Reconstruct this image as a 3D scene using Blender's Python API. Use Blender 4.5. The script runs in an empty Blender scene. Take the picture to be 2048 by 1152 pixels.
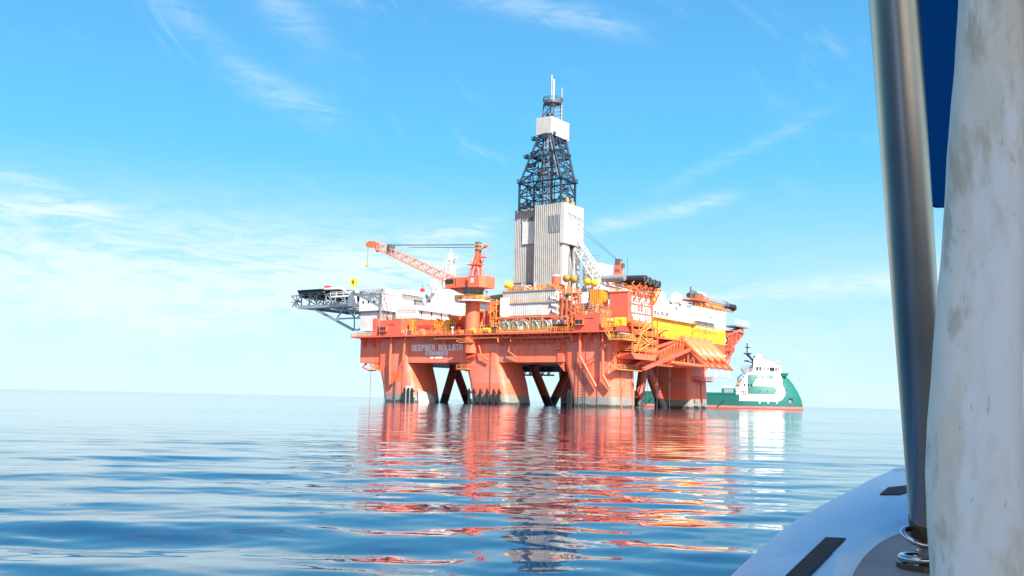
import bpy, math, random
import numpy as np
from mathutils import Vector, Matrix
random.seed(7)
S = bpy.context.scene
COL = S.collection
R = math.radians
# ------------------------------------------------------------------ camera
CAMZ = 1.4
F = 2000.0
cam = bpy.data.cameras.new('camera'); cam_o = bpy.data.objects.new('camera', cam); COL.objects.link(cam_o)
cam.sensor_width = 36; cam.lens = 36 * F / 2048; cam.clip_start = .05; cam.clip_end = 60000
PITCH = math.atan(224.4 / F); ROLL = R(1.3)
fw = Vector((0, math.cos(PITCH), math.sin(PITCH))); r0 = Vector((1, 0, 0)); u0 = r0.cross(fw)
rt = r0 * math.cos(ROLL) + u0 * math.sin(ROLL); up = u0 * math.cos(ROLL) - r0 * math.sin(ROLL)
M = Matrix((rt, up, -fw)).transposed().to_4x4(); M.translation = (0, 0, CAMZ)
cam_o.matrix_world = M
S.camera = cam_o
# ------------------------------------------------------------------ rig frame (x: towards the lifeboat end, y: inboard, z: up)
TH = R(35.2)
XL = Vector((math.cos(TH), -math.sin(TH), 0)); YL = Vector((math.sin(TH), math.cos(TH), 0))
RO = Vector((25.6, 271, 0))
# ------------------------------------------------------------------ sun, sky, exposure
SUN_EL = R(42); FILL_GLOW = .58
sh = (XL * .89 - YL * .45).normalized()
sun_dir = Vector((sh.x * math.cos(SUN_EL), sh.y * math.cos(SUN_EL), math.sin(SUN_EL)))
sun = bpy.data.lights.new('sun', 'SUN'); sun.energy = 5.0; sun.angle = R(.5); sun.color = (1, .95, .87)
sun_o = bpy.data.objects.new('sun', sun); COL.objects.link(sun_o)
sun_o.rotation_euler = sun_dir.to_track_quat('Z', 'Y').to_euler()
S.view_settings.view_transform = 'Standard'; S.view_settings.look = 'None'
S.view_settings.exposure = 1.12; S.view_settings.gamma = 1
W = bpy.data.worlds.new('World'); S.world = W; W.use_nodes = True
nt = W.node_tree; N = nt.nodes; L = nt.links; N.clear()
def nd(tree, typ, **kw):
    n = tree.nodes.new(typ)
    for k, v in kw.items(): setattr(n, k, v)
    return n
def mth(tree, op, a, b=None, c=None, clamp=False):
    n = nd(tree, 'ShaderNodeMath', operation=op, use_clamp=clamp)
    for i, v in enumerate((a, b, c)):
        if v is None: continue
        if isinstance(v, (int, float)): n.inputs[i].default_value = v
        else: tree.links.new(v, n.inputs[i])
    return n.outputs[0]
sky = nd(nt, 'ShaderNodeTexSky', sky_type='NISHITA', sun_disc=False, sun_elevation=SUN_EL,
         sun_rotation=math.atan2(sun_dir.x, sun_dir.y), altitude=0, air_density=1.0, dust_density=.25, ozone_density=3.0)
hs = nd(nt, 'ShaderNodeHueSaturation'); hs.inputs['Hue'].default_value = .487; hs.inputs['Saturation'].default_value = 1.12
L.new(sky.outputs[0], hs.inputs['Color'])
gam = nd(nt, 'ShaderNodeMix', data_type='RGBA', blend_type='MULTIPLY'); gam.inputs[0].default_value = 1
L.new(hs.outputs[0], gam.inputs[6]); gam.inputs[7].default_value = (.80, 1.06, 1.2, 1)
tc = nd(nt, 'ShaderNodeTexCoord'); sx = nd(nt, 'ShaderNodeSeparateXYZ'); L.new(tc.outputs['Generated'], sx.inputs[0])
az = mth(nt, 'ARCTAN2', sx.outputs[0], sx.outputs[1]); el = mth(nt, 'ARCSINE', sx.outputs[2])
def vec(a, b, c=0.0):
    n = nd(nt, 'ShaderNodeCombineXYZ')
    for i, v in enumerate((a, b, c)):
        if isinstance(v, (int, float)): n.inputs[i].default_value = v
        else: L.new(v, n.inputs[i])
    return n.outputs[0]
def noise(v, sc, det=6, rough=.6, dist=0.0):
    n = nd(nt, 'ShaderNodeTexNoise'); L.new(v, n.inputs['Vector'])
    n.inputs['Scale'].default_value = sc; n.inputs['Detail'].default_value = det
    n.inputs['Roughness'].default_value = rough; n.inputs['Distortion'].default_value = dist
    return n.outputs[0]
def ramp(x, a, b):
    n = nd(nt, 'ShaderNodeMapRange', interpolation_type='SMOOTHSTEP'); L.new(x, n.inputs[0])
    n.inputs[1].default_value = a; n.inputs[2].default_value = b
    return n.outputs[0]
fine = noise(vec(mth(nt, 'ADD', mth(nt, 'MULTIPLY', az, 3.4), mth(nt, 'MULTIPLY', el, 2.0)), mth(nt, 'MULTIPLY', el, 17)), 4.2, 10, .72, 1.1)
broad = noise(vec(mth(nt, 'MULTIPLY', az, 2.2), mth(nt, 'MULTIPLY', el, 6), 3.0), 2.1, 5, .6)
rot = vec(mth(nt, 'ADD', mth(nt, 'MULTIPLY', az, 3.2), mth(nt, 'MULTIPLY', el, -4.2)), mth(nt, 'ADD', mth(nt, 'MULTIPLY', az, 9), mth(nt, 'MULTIPLY', el, 12)), 1.3)
wisp = noise(rot, 1.25, 9, .62, .9)
def streak(a0, e0, slope, width, a1, a2, strength, soft=.06, wob=.02):
    base = mth(nt, 'ADD', mth(nt, 'MULTIPLY', mth(nt, 'SUBTRACT', az, a0), slope), e0)
    wobv = mth(nt, 'MULTIPLY', mth(nt, 'SUBTRACT', broad, .5), wob)
    d = mth(nt, 'DIVIDE', mth(nt, 'SUBTRACT', mth(nt, 'ADD', el, wobv), base), width)
    g = mth(nt, 'POWER', 2.718, mth(nt, 'MULTIPLY', mth(nt, 'MULTIPLY', d, d), -1.0))
    m = mth(nt, 'MULTIPLY', ramp(az, a1, a1 + soft), mth(nt, 'SUBTRACT', 1.0, ramp(az, a2 - soft, a2)))
    v = mth(nt, 'MULTIPLY', mth(nt, 'MULTIPLY', g, m), strength)
    return mth(nt, 'MULTIPLY', v, ramp(fine, .25, .68))
parts = [streak(.073, .172, .215, .0075, .05, .24, .50, .05), streak(.16, .217, .42, .007, .12, .34, .17),
         streak(.24, .108, .10, .013, .05, .60, .62, .10), streak(-.30, .115, -.02, .055, -.66, .08, .95, .28, .05),
         streak(-.45, .165, -.02, .010, -.60, -.36, .7, .06), streak(-.08, .160, .25, .012, -.13, .01, .5, .05),
         streak(-.10, .125, .05, .018, -.25, .02, .5, .1), streak(-.52, .20, -.22, .008, -.62, -.38, .3),
         streak(-.2, .09, .03, .03, -.6, .1, .4, .2, .06),
         streak(-.34, .355, -.62, .014, -.42, -.24, .20, .08), streak(-.255, .385, -.7, .024, -.33, -.17, .34, .07),
         streak(-.25, .295, -.35, .016, -.32, -.15, .32, .07), streak(-.05, .40, -.2, .012, -.14, .16, .34, .09)]
high = mth(nt, 'MULTIPLY', mth(nt, 'MULTIPLY', ramp(wisp, .50, .80), ramp(broad, .40, .66)), .42)
low = mth(nt, 'MULTIPLY', mth(nt, 'SUBTRACT', 1.0, ramp(el, .02, .24)), mth(nt, 'MULTIPLY', ramp(broad, .3, .7), .45))
tot = mth(nt, 'MULTIPLY', high, ramp(el, .12, .3))
tot = mth(nt, 'ADD', tot, low)
for p in parts: tot = mth(nt, 'ADD', tot, p)
tot = mth(nt, 'MINIMUM', tot, .9)
gr = nd(nt, 'ShaderNodeValToRGB'); L.new(mth(nt, 'DIVIDE', el, R(90), clamp=True), gr.inputs[0]); cr = gr.color_ramp
stops = [(0, (3.05, 4.2, 4.85)), (.03, (2.8, 4.1, 4.85)), (.085, (1.65, 3.65, 4.9)), (.15, (.72, 3.0, 4.9)), (.25, (.55, 2.25, 4.4)), (.38, (.30, 1.3, 3.2)), (.6, (.14, .65, 1.9)), (1, (.10, .5, 1.5))]
while len(cr.elements) < len(stops): cr.elements.new(.5)
for e_, (p_, c_) in zip(cr.elements, stops): e_.position = p_; e_.color = (*[v / 6 for v in c_], 1)
g6 = nd(nt, 'ShaderNodeVectorMath', operation='SCALE'); L.new(gr.outputs[0], g6.inputs[0]); g6.inputs['Scale'].default_value = 6
mxs = nd(nt, 'ShaderNodeMix', data_type='RGBA'); mxs.inputs[0].default_value = .85; L.new(gam.outputs[2], mxs.inputs[6]); L.new(g6.outputs[0], mxs.inputs[7])
# added warm glow round the sun, behind the camera, to fill shaded faces
dt = nd(nt, 'ShaderNodeVectorMath', operation='DOT_PRODUCT'); L.new(tc.outputs['Generated'], dt.inputs[0]); dt.inputs[1].default_value = tuple(sun_dir)
hz = mth(nt, 'MULTIPLY', ramp(dt.outputs['Value'], .15, 1.0), FILL_GLOW)
mh = nd(nt, 'ShaderNodeMix', data_type='RGBA'); L.new(hz, mh.inputs[0]); L.new(mxs.outputs[2], mh.inputs[6]); mh.inputs[7].default_value = (9, 8, 7.2, 1)
cm = nd(nt, 'ShaderNodeMix', data_type='RGBA'); L.new(tot, cm.inputs[0]); L.new(mh.outputs[2], cm.inputs[6])
cm.inputs[7].default_value = (4.2, 5.0, 5.3, 1)
bg = nd(nt, 'ShaderNodeBackground'); bg.inputs[1].default_value = .096
out = nd(nt, 'ShaderNodeOutputWorld'); L.new(cm.outputs[2], bg.inputs[0]); L.new(bg.outputs[0], out.inputs[0])

# ------------------------------------------------------------------ materials
def mat(name, col, rough=.5, metal=0.0, var=.18, vscale=.35, bump=0.0, bscale=3.0, col2=None, streaks=0.0, spec=.5):
    m = bpy.data.materials.new(name); m.use_nodes = True; t = m.node_tree; b = t.nodes['Principled BSDF']
    b.inputs['Roughness'].default_value = rough; b.inputs['Metallic'].default_value = metal
    b.inputs['Specular IOR Level'].default_value = spec
    c = nd(t, 'ShaderNodeTexCoord'); nz = nd(t, 'ShaderNodeTexNoise'); t.links.new(c.outputs['Object'], nz.inputs['Vector'])
    nz.inputs['Scale'].default_value = vscale; nz.inputs['Detail'].default_value = 7; nz.inputs['Roughness'].default_value = .65
    mp = nd(t, 'ShaderNodeMapRange'); t.links.new(nz.outputs[0], mp.inputs[0]); mp.inputs[1].default_value = .35; mp.inputs[2].default_value = .65
    mx = nd(t, 'ShaderNodeMix', data_type='RGBA'); t.links.new(mp.outputs[0], mx.inputs[0])
    c2 = col2 or tuple(x * (1 - var) for x in col)
    mx.inputs[6].default_value = (*col, 1); mx.inputs[7].default_value = (*c2, 1)
    last = mx.outputs[2]
    if streaks:
        mpn = nd(t, 'ShaderNodeMapping'); mpn.inputs['Scale'].default_value = (1.6, 1.6, .10); t.links.new(c.outputs['Object'], mpn.inputs[0])
        n2 = nd(t, 'ShaderNodeTexNoise'); t.links.new(mpn.outputs[0], n2.inputs['Vector']); n2.inputs['Scale'].default_value = .8; n2.inputs['Detail'].default_value = 8
        r2 = nd(t, 'ShaderNodeMapRange'); t.links.new(n2.outputs[0], r2.inputs[0]); r2.inputs[1].default_value = .56; r2.inputs[2].default_value = .75; r2.inputs[4].default_value = streaks
        m2 = nd(t, 'ShaderNodeMix', data_type='RGBA'); t.links.new(r2.outputs[0], m2.inputs[0]); t.links.new(last, m2.inputs[6]); m2.inputs[7].default_value = (.20, .07, .035, 1)
        last = m2.outputs[2]
    t.links.new(last, b.inputs['Base Color'])
    if bump:
        bn = nd(t, 'ShaderNodeTexNoise'); t.links.new(c.outputs['Object'], bn.inputs['Vector']); bn.inputs['Scale'].default_value = bscale; bn.inputs['Detail'].default_value = 6
        bp = nd(t, 'ShaderNodeBump'); bp.inputs['Strength'].default_value = bump; bp.inputs['Distance'].default_value = .05
        t.links.new(bn.outputs[0], bp.inputs['Height']); t.links.new(bp.outputs[0], b.inputs['Normal'])
    return m
def hull_mat(name, top, band, zb, zb2=None, band2=None, streaks=.5, wob=1.1):
    """paint with a boot-top band below zb (object z), weld seams and rust runs"""
    m = mat(name, top, .45, streaks=streaks, vscale=.22, col2=(top[0] * .84, top[1] * 1.05 + .01, top[2] * 1.2 + .01)); t = m.node_tree; b = t.nodes['Principled BSDF']
    src = b.inputs['Base Color'].links[0].from_socket
    c = nd(t, 'ShaderNodeTexCoord'); s = nd(t, 'ShaderNodeSeparateXYZ'); t.links.new(c.outputs['Object'], s.inputs[0])
    nz = nd(t, 'ShaderNodeTexNoise'); t.links.new(c.outputs['Object'], nz.inputs['Vector']); nz.inputs['Scale'].default_value = .5; nz.inputs['Detail'].default_value = 8
    # seams
    seam = None
    for ax, per in ((0, 6.1), (1, 6.1), (2, 3.05)):
        v = mth(t, 'ABSOLUTE', mth(t, 'SUBTRACT', mth(t, 'FRACT', mth(t, 'DIVIDE', s.outputs[ax], per)), .5))
        l = mth(t, 'LESS_THAN', v, .06 / per)
        seam = l if seam is None else mth(t, 'MAXIMUM', seam, l)
    ms = nd(t, 'ShaderNodeMix', data_type='RGBA'); t.links.new(mth(t, 'MULTIPLY', seam, .35), ms.inputs[0]); t.links.new(src, ms.inputs[6]); ms.inputs[7].default_value = (*[x * .45 for x in top], 1)
    sn = nd(t, 'ShaderNodeVectorMath', operation='SNAP'); t.links.new(c.outputs['Object'], sn.inputs[0]); sn.inputs[1].default_value = (6.1, 6.1, 3.05)
    wn = nd(t, 'ShaderNodeTexWhiteNoise'); t.links.new(sn.outputs[0], wn.inputs[0])
    pt = nd(t, 'ShaderNodeHueSaturation'); t.links.new(ms.outputs[2], pt.inputs['Color']); t.links.new(mth(t, 'ADD', mth(t, 'MULTIPLY', wn.outputs[0], .16), .90), pt.inputs['Value']); t.links.new(mth(t, 'ADD', mth(t, 'MULTIPLY', wn.outputs[0], .12), .90), pt.inputs['Saturation'])
    gz = mth(t, 'ADD', s.outputs[2], mth(t, 'MULTIPLY', mth(t, 'SUBTRACT', nz.outputs[0], .5), wob))
    k = mth(t, 'LESS_THAN', gz, zb)
    mb = nd(t, 'ShaderNodeMix', data_type='RGBA'); t.links.new(k, mb.inputs[0]); t.links.new(pt.outputs[0], mb.inputs[6])
    bd = nd(t, 'ShaderNodeMix', data_type='RGBA'); t.links.new(nz.outputs[0], bd.inputs[0]); bd.inputs[6].default_value = (*band, 1); bd.inputs[7].default_value = (*[x * .55 for x in band], 1)
    t.links.new(bd.outputs[2], mb.inputs[7]); last = mb.outputs[2]
    if zb2 is not None:
        k2 = mth(t, 'LESS_THAN', gz, zb2); m3 = nd(t, 'ShaderNodeMix', data_type='RGBA'); t.links.new(k2, m3.inputs[0]); t.links.new(last, m3.inputs[6]); m3.inputs[7].default_value = (*band2, 1); last = m3.outputs[2]
    t.links.new(last, b.inputs['Base Color'])
    return m
ORG = (.92, .16, .075)
M_ = dict(
    orange=mat('orange_paint', ORG, .5, streaks=.3, bump=.15, bscale=1.5),
    red=mat('red_paint', (.76, .13, .075), .5, streaks=.3),
    redor=mat('red_orange_paint', (.72, .17, .06), .5, var=.3, vscale=.8),
    column=hull_mat('column_paint', ORG, (.34, .32, .29), 2.7, .8, (.07, .07, .055)),
    hull=hull_mat('hull_paint', ORG, (.3, .3, .3), -5),
    boompaint=mat('faded_boom_paint', (.84, .33, .22), .55, var=.3, vscale=.8),
    gold=mat('dull_gold_paint', (.38, .24, .03), .6, var=.5, vscale=2.0),
    boatorange=mat('lifeboat_orange', (.84, .19, .07), .35, var=.12, vscale=.8),
    brace=hull_mat('brace_paint_shaded', (.50, .07, .035), (.05, .05, .055), 2.9),  # hull orange darkened: the shade under the hull is put into the colour
    white=mat('white_paint', (.64, .64, .62), .45, streaks=.3, var=.2),
    white2=mat('bright_white_paint', (.74, .74, .73), .4, var=.10, vscale=.6, streaks=.08),
    grey=mat('grey_cladding', (.27, .27, .26), .55, var=.25, vscale=.4, streaks=.25),
    greyp=mat('pale_grey_cladding', (.50, .49, .465), .5, var=.2, vscale=.3, streaks=.22),
    dgrey=mat('dark_grey_steel', (.13, .14, .15), .5, .2, var=.3),
    steel=mat('galvanised_steel', (.42, .45, .48), .4, .5, var=.25, vscale=1.5),
    derrick=mat('blue_black_steel', (.035, .055, .085), .5, .2, var=.3),
    black=mat('black_rubber', (.02, .02, .022), .7),
    yellow=mat('yellow_paint', (.86, .56, .02), .45, streaks=.4, var=.2),
    yrail=mat('yellow_rail', (.80, .36, .09), .5, var=.35, vscale=1.0),
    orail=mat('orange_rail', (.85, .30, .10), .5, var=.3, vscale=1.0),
    contor=mat('container_orange', (.86, .27, .03), .5, streaks=.2),
    contye=mat('container_yellow', (.88, .47, .03), .5, streaks=.2),
    olive=mat('olive_tarpaulin', (.16, .13, .03), .8, var=.5, vscale=1.5, col2=(.30, .27, .20)),
    glass=mat('dark_glass', (.02, .03, .04), .1),
    copper=mat('reel_hose', (.34, .28, .12), .6, var=.5, vscale=2.0),
    letter=mat('white_lettering', (.85, .85, .85), .5, var=.02),
    dletter=mat('dark_lettering', (.05, .06, .08), .5, var=.02),
    rletter=mat('red_lettering', (.6, .05, .05), .5, var=.02),
    green=hull_mat('ship_green_paint', (.0, .125, .10), (.55, .20, .17), 1.25, .45, (.38, .06, .05), .12, .1),
    greenp=mat('ship_green_detail', (.0, .125, .10), .4),
    navy=mat('navy_mast_paint', (.02, .035, .08), .5),
)
# ------------------------------------------------------------------ mesh builder
class MB:
    def __init__(s): s.v = []; s.f = []
    def add(s, vs, fs):
        n = len(s.v); s.v += [tuple(p) for p in vs]; s.f += [tuple(i + n for i in f) for f in fs]; return s
    def box(s, x0, x1, y0, y1, z0, z1):
        return s.add([(x0,y0,z0),(x1,y0,z0),(x1,y1,z0),(x0,y1,z0),(x0,y0,z1),(x1,y0,z1),(x1,y1,z1),(x0,y1,z1)],
                     [(0,3,2,1),(4,5,6,7),(0,1,5,4),(1,2,6,5),(2,3,7,6),(3,0,4,7)])
    def bar(s, p, q, w, h=None):
        return s.tube(p, q, w * .707, 4, h * .707 if h else None, R(45))
    def tube(s, p, q, r, n=8, r2=None, ph=0.0, rq=None):
        p = Vector(p); q = Vector(q); d = q - p
        if d.length < 1e-6: return s
        d.normalize(); a = Vector((0, 0, 1)) if abs(d.z) < .95 else Vector((1, 0, 0))
        u = d.cross(a).normalized(); w = u.cross(d); rq = rq or r
        vs = []
        for c, rr in ((p, r), (q, rq)):
            for i in range(n):
                t = ph + 2 * math.pi * i / n
                vs.append(c + u * math.cos(t) * rr + w * math.sin(t) * (r2 if r2 else rr))
        fs = [(i, (i + 1) % n, n + (i + 1) % n, n + i) for i in range(n)] + [tuple(range(n))[::-1], tuple(range(n, 2 * n))]
        return s.add(vs, fs)
    def path(s, pts, r, n=8):
        for a, b in zip(pts, pts[1:]): s.tube(a, b, r, n)
        return s
    def prism(s, poly, z0, z1, top=None):
        n = len(poly); top = top or poly
        return s.add([(x, y, z0) for x, y in poly] + [(x, y, z1) for x, y in top],
                     [tuple(range(n))[::-1], tuple(range(n, 2 * n))] + [(i, (i + 1) % n, n + (i + 1) % n, n + i) for i in range(n)])
    def prismy(s, poly, y0, y1):   # poly in x,z
        n = len(poly)
        return s.add([(x, y0, z) for x, z in poly] + [(x, y1, z) for x, z in poly],
                     [tuple(range(n)), tuple(range(n, 2 * n))[::-1]] + [(i, n + i, n + (i + 1) % n, (i + 1) % n) for i in range(n)])
    def prismx(s, poly, x0, x1):   # poly in y,z
        n = len(poly)
        return s.add([(x0, y, z) for y, z in poly] + [(x1, y, z) for y, z in poly],
                     [tuple(range(n))[::-1], tuple(range(n, 2 * n))] + [(i, (i + 1) % n, n + (i + 1) % n, n + i) for i in range(n)])
    def sphere(s, c, r, n=16, m=10, sz=1.0):
        vs = [(c[0], c[1], c[2] - r * sz)]; fs = []
        for j in range(1, m):
            a = -math.pi / 2 + math.pi * j / m
            for i in range(n):
                t = 2 * math.pi * i / n; vs.append((c[0] + r * math.cos(a) * math.cos(t), c[1] + r * math.cos(a) * math.sin(t), c[2] + r * sz * math.sin(a)))
        vs.append((c[0], c[1], c[2] + r * sz)); last = len(vs) - 1
        for i in range(n): fs.append((0, 1 + (i + 1) % n, 1 + i))
        for j in range(m - 2):
            for i in range(n):
                a = 1 + j * n; fs.append((a + i, a + (i + 1) % n, a + n + (i + 1) % n, a + n + i))
        a = 1 + (m - 2) * n
        for i in range(n): fs.append((a + i, a + (i + 1) % n, last))
        return s.add(vs, fs)
    def torus(s, c, ax, R1, r, n=24, m=8):
        ax = Vector(ax).normalized(); a = Vector((0, 0, 1)) if abs(ax.z) < .9 else Vector((1, 0, 0)); u = ax.cross(a).normalized(); w = ax.cross(u)
        vs = []; fs = []; c = Vector(c)
        for i in range(n):
            t = 2 * math.pi * i / n; d = u * math.cos(t) + w * math.sin(t)
            for j in range(m):
                q = 2 * math.pi * j / m; vs.append(c + d * (R1 + r * math.cos(q)) + ax * r * math.sin(q))
        for i in range(n):
            for j in range(m): fs.append((i * m + j, i * m + (j + 1) % m, ((i + 1) % n) * m + (j + 1) % m, ((i + 1) % n) * m + j))
        return s.add(vs, fs)
    def rail(s, pts, h=1.1, w=.09, step=1.8, rails=3):
        for a, b in zip(pts, pts[1:]):
            a = Vector(a); b = Vector(b); d = b - a; n = max(1, int(d.length / step))
            for i in range(n + 1):
                p = a + d * i / n; s.bar(p, p + Vector((0, 0, h)), w)
            for k in range(1, rails + 1): s.bar(a + Vector((0, 0, h * k / rails)), b + Vector((0, 0, h * k / rails)), w)
        return s
    def lattice(s, p, q, w0, w1, n, r, up=(0, 0, 1), chord=None):
        """four-chord lattice boom from p to q"""
        p = Vector(p); q = Vector(q); d = (q - p).normalized(); u = d.cross(Vector(up)).normalized(); v = u.cross(d); chord = chord or r * 1.6
        rows = []
        for i in range(n + 1):
            t = i / n; c = p.lerp(q, t); w = (w0 + (w1 - w0) * t) / 2
            rows.append([c + u * a * w + v * b * w for a, b in ((1, 1), (-1, 1), (-1, -1), (1, -1))])
        for k in range(4): s.bar(rows[0][k], rows[-1][k], chord)
        for i in range(n):
            for k in range(4):
                k2 = (k + 1) % 4; s.bar(rows[i][k], rows[i][k2], r)
                s.bar(rows[i][k], rows[i + 1][k2], r) if (i + k) % 2 else s.bar(rows[i][k2], rows[i + 1][k], r)
        for k in range(4): s.bar(rows[-1][k], rows[-1][(k + 1) % 4], r)
        return s
    def mesh(s, name, m, org=(0, 0, 0), smooth=False):
        me = bpy.data.meshes.new(name); o = Vector(org)
        me.from_pydata([tuple(Vector(v) - o) for v in s.v], [], s.f); me.update()
        if smooth:
            me.polygons.foreach_set('use_smooth', [True] * len(me.polygons)); me.set_sharp_from_angle(angle=R(40))
        me.materials.append(M_[m] if isinstance(m, str) else m)
        return me
ORG_ = {}
def frame_of(fr):
    if fr == 'rig': return RO, XL, YL, -TH
    if fr == 'ship': return SO, SX, SY, -SPS
    return Vector((0, 0, 0)), Vector((1, 0, 0)), Vector((0, 1, 0)), 0.0
SPS = R(12); SX = Vector((math.cos(SPS), -math.sin(SPS), 0)); SY = Vector((math.sin(SPS), math.cos(SPS), 0)); SO = Vector((116.6, 400, 0))
def place(o, org, fr):
    O, X, Y, rz = frame_of(fr)
    o.location = O + X * org[0] + Y * org[1] + Vector((0, 0, org[2])); o.rotation_euler = (0, 0, rz)
def tag(o, label, cat, group=None):
    o['label'] = label; o['category'] = cat
    if group: o['group'] = group
    return o
def thing(name, label, cat, org, group=None, fr='rig'):
    o = bpy.data.objects.new(name, None); o.empty_display_size = .5; COL.objects.link(o); place(o, org, fr)
    ORG_[o.name] = tuple(org); return tag(o, label, cat, group)
def part(par, name, mb, m, smooth=False, label=None):
    org = ORG_[par.name]
    o = bpy.data.objects.new(name, mb.mesh(name, m, org, smooth)); COL.objects.link(o); o.parent = par; ORG_[o.name] = org
    if label: o['label'] = label
    return o
def solo(name, mb, m, label, cat, org, group=None, fr='rig', smooth=False):
    o = bpy.data.objects.new(name, mb.mesh(name, m, org, smooth)); COL.objects.link(o); place(o, org, fr); ORG_[o.name] = tuple(org)
    return tag(o, label, cat, group)
def copy_tree(o, parent=None):
    c = o.copy(); COL.objects.link(c); c.parent = parent; ORG_[c.name] = ORG_.get(o.name, (0, 0, 0))
    for ch in [x for x in list(COL.objects) if x.parent == o]: copy_tree(ch, c)
    return c
GLY = {'A': '00-03 03-14 14-34 34-43 43-40 02-42', 'B': '00-04 04-34 34-43 43-32 02-32 32-41 41-30 30-00', 'D': '00-04 04-34 34-43 43-41 41-30 30-00', 'E': '00-04 04-44 02-32 00-40', 'F': '00-04 04-44 02-32',
       'G': '43-34 34-14 14-03 03-01 01-10 10-30 30-41 41-42 42-22', 'I': '20-24', 'J': '44-41 41-30 30-10 10-01', 'L': '04-00 00-40', 'M': '00-04 04-22 22-44 44-40', 'N': '00-04 04-40 40-44', 'O': '10-01 01-03 03-14 14-34 34-43 43-41 41-30 30-10',
       'P': '00-04 04-34 34-43 43-32 32-02', 'R': '00-04 04-34 34-43 43-32 32-02 22-40', 'S': '43-34 34-14 14-03 03-12 12-32 32-41 41-30 30-10 10-01', 'T': '20-24 04-44', 'V': '04-20 20-44',
       '9': '41-43 43-34 34-14 14-03 03-12 12-42 41-30 30-10', '3': '04-44 44-22 22-32 32-41 41-30 30-10 10-01', '8': '12-03 03-14 14-34 34-43 43-32 32-12 12-01 01-10 10-30 30-41 41-32', '0': '10-01 01-03 03-14 14-34 34-43 43-41 41-30 30-10'}
def block_text(txt, org, ux, width, height, st=.2, d=.06):
    mb = MB(); o = Vector(org); ux = Vector(ux); uz = Vector((0, 0, 1)); un = ux.cross(uz); adv = width / (len(txt) - .36); cw = adv * .64
    for i, ch in enumerate(txt):
        for q_, sg in enumerate(GLY.get(ch, '').split()):
            a = (int(sg[0]), int(sg[1])); b = (int(sg[3]), int(sg[4]))
            p = [o + ux * (i * adv + c[0] / 4 * cw) + uz * (c[1] / 4 * height) for c in (a, b)]
            dv = (p[1] - p[0]).normalized(); sd = dv.cross(un) * (st / 2); e = dv * (st / 2); f0 = un * .02; f1 = un * (.02 + d + .004 * q_)
            q = [p[0] - e - sd, p[1] + e - sd, p[1] + e + sd, p[0] - e + sd]
            mb.add([v + f0 for v in q] + [v + f1 for v in q], [(0, 3, 2, 1), (4, 5, 6, 7), (0, 1, 5, 4), (1, 2, 6, 5), (2, 3, 7, 6), (3, 0, 4, 7)])
    return mb
def ribbed_x(mb, x0, x1, y, z0, z1, pitch=.62, d=.14):      # vertical ribs on a wall facing -y
    n = int((x1 - x0) / pitch)
    for i in range(n):
        a = x0 + (i + .25) * (x1 - x0) / n; mb.box(a, a + pitch * .42, y - d, y + .01, z0, z1)
def ribbed_y(mb, y0, y1, x, z0, z1, pitch=.62, d=.1):       # vertical ribs on a wall facing +x
    n = int((y1 - y0) / pitch)
    for i in range(n):
        a = y0 + (i + .25) * (y1 - y0) / n; mb.box(x - .01, x + d, a, a + pitch * .42, z0, z1)
def rnd(a, b): return random.uniform(a, b)

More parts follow.
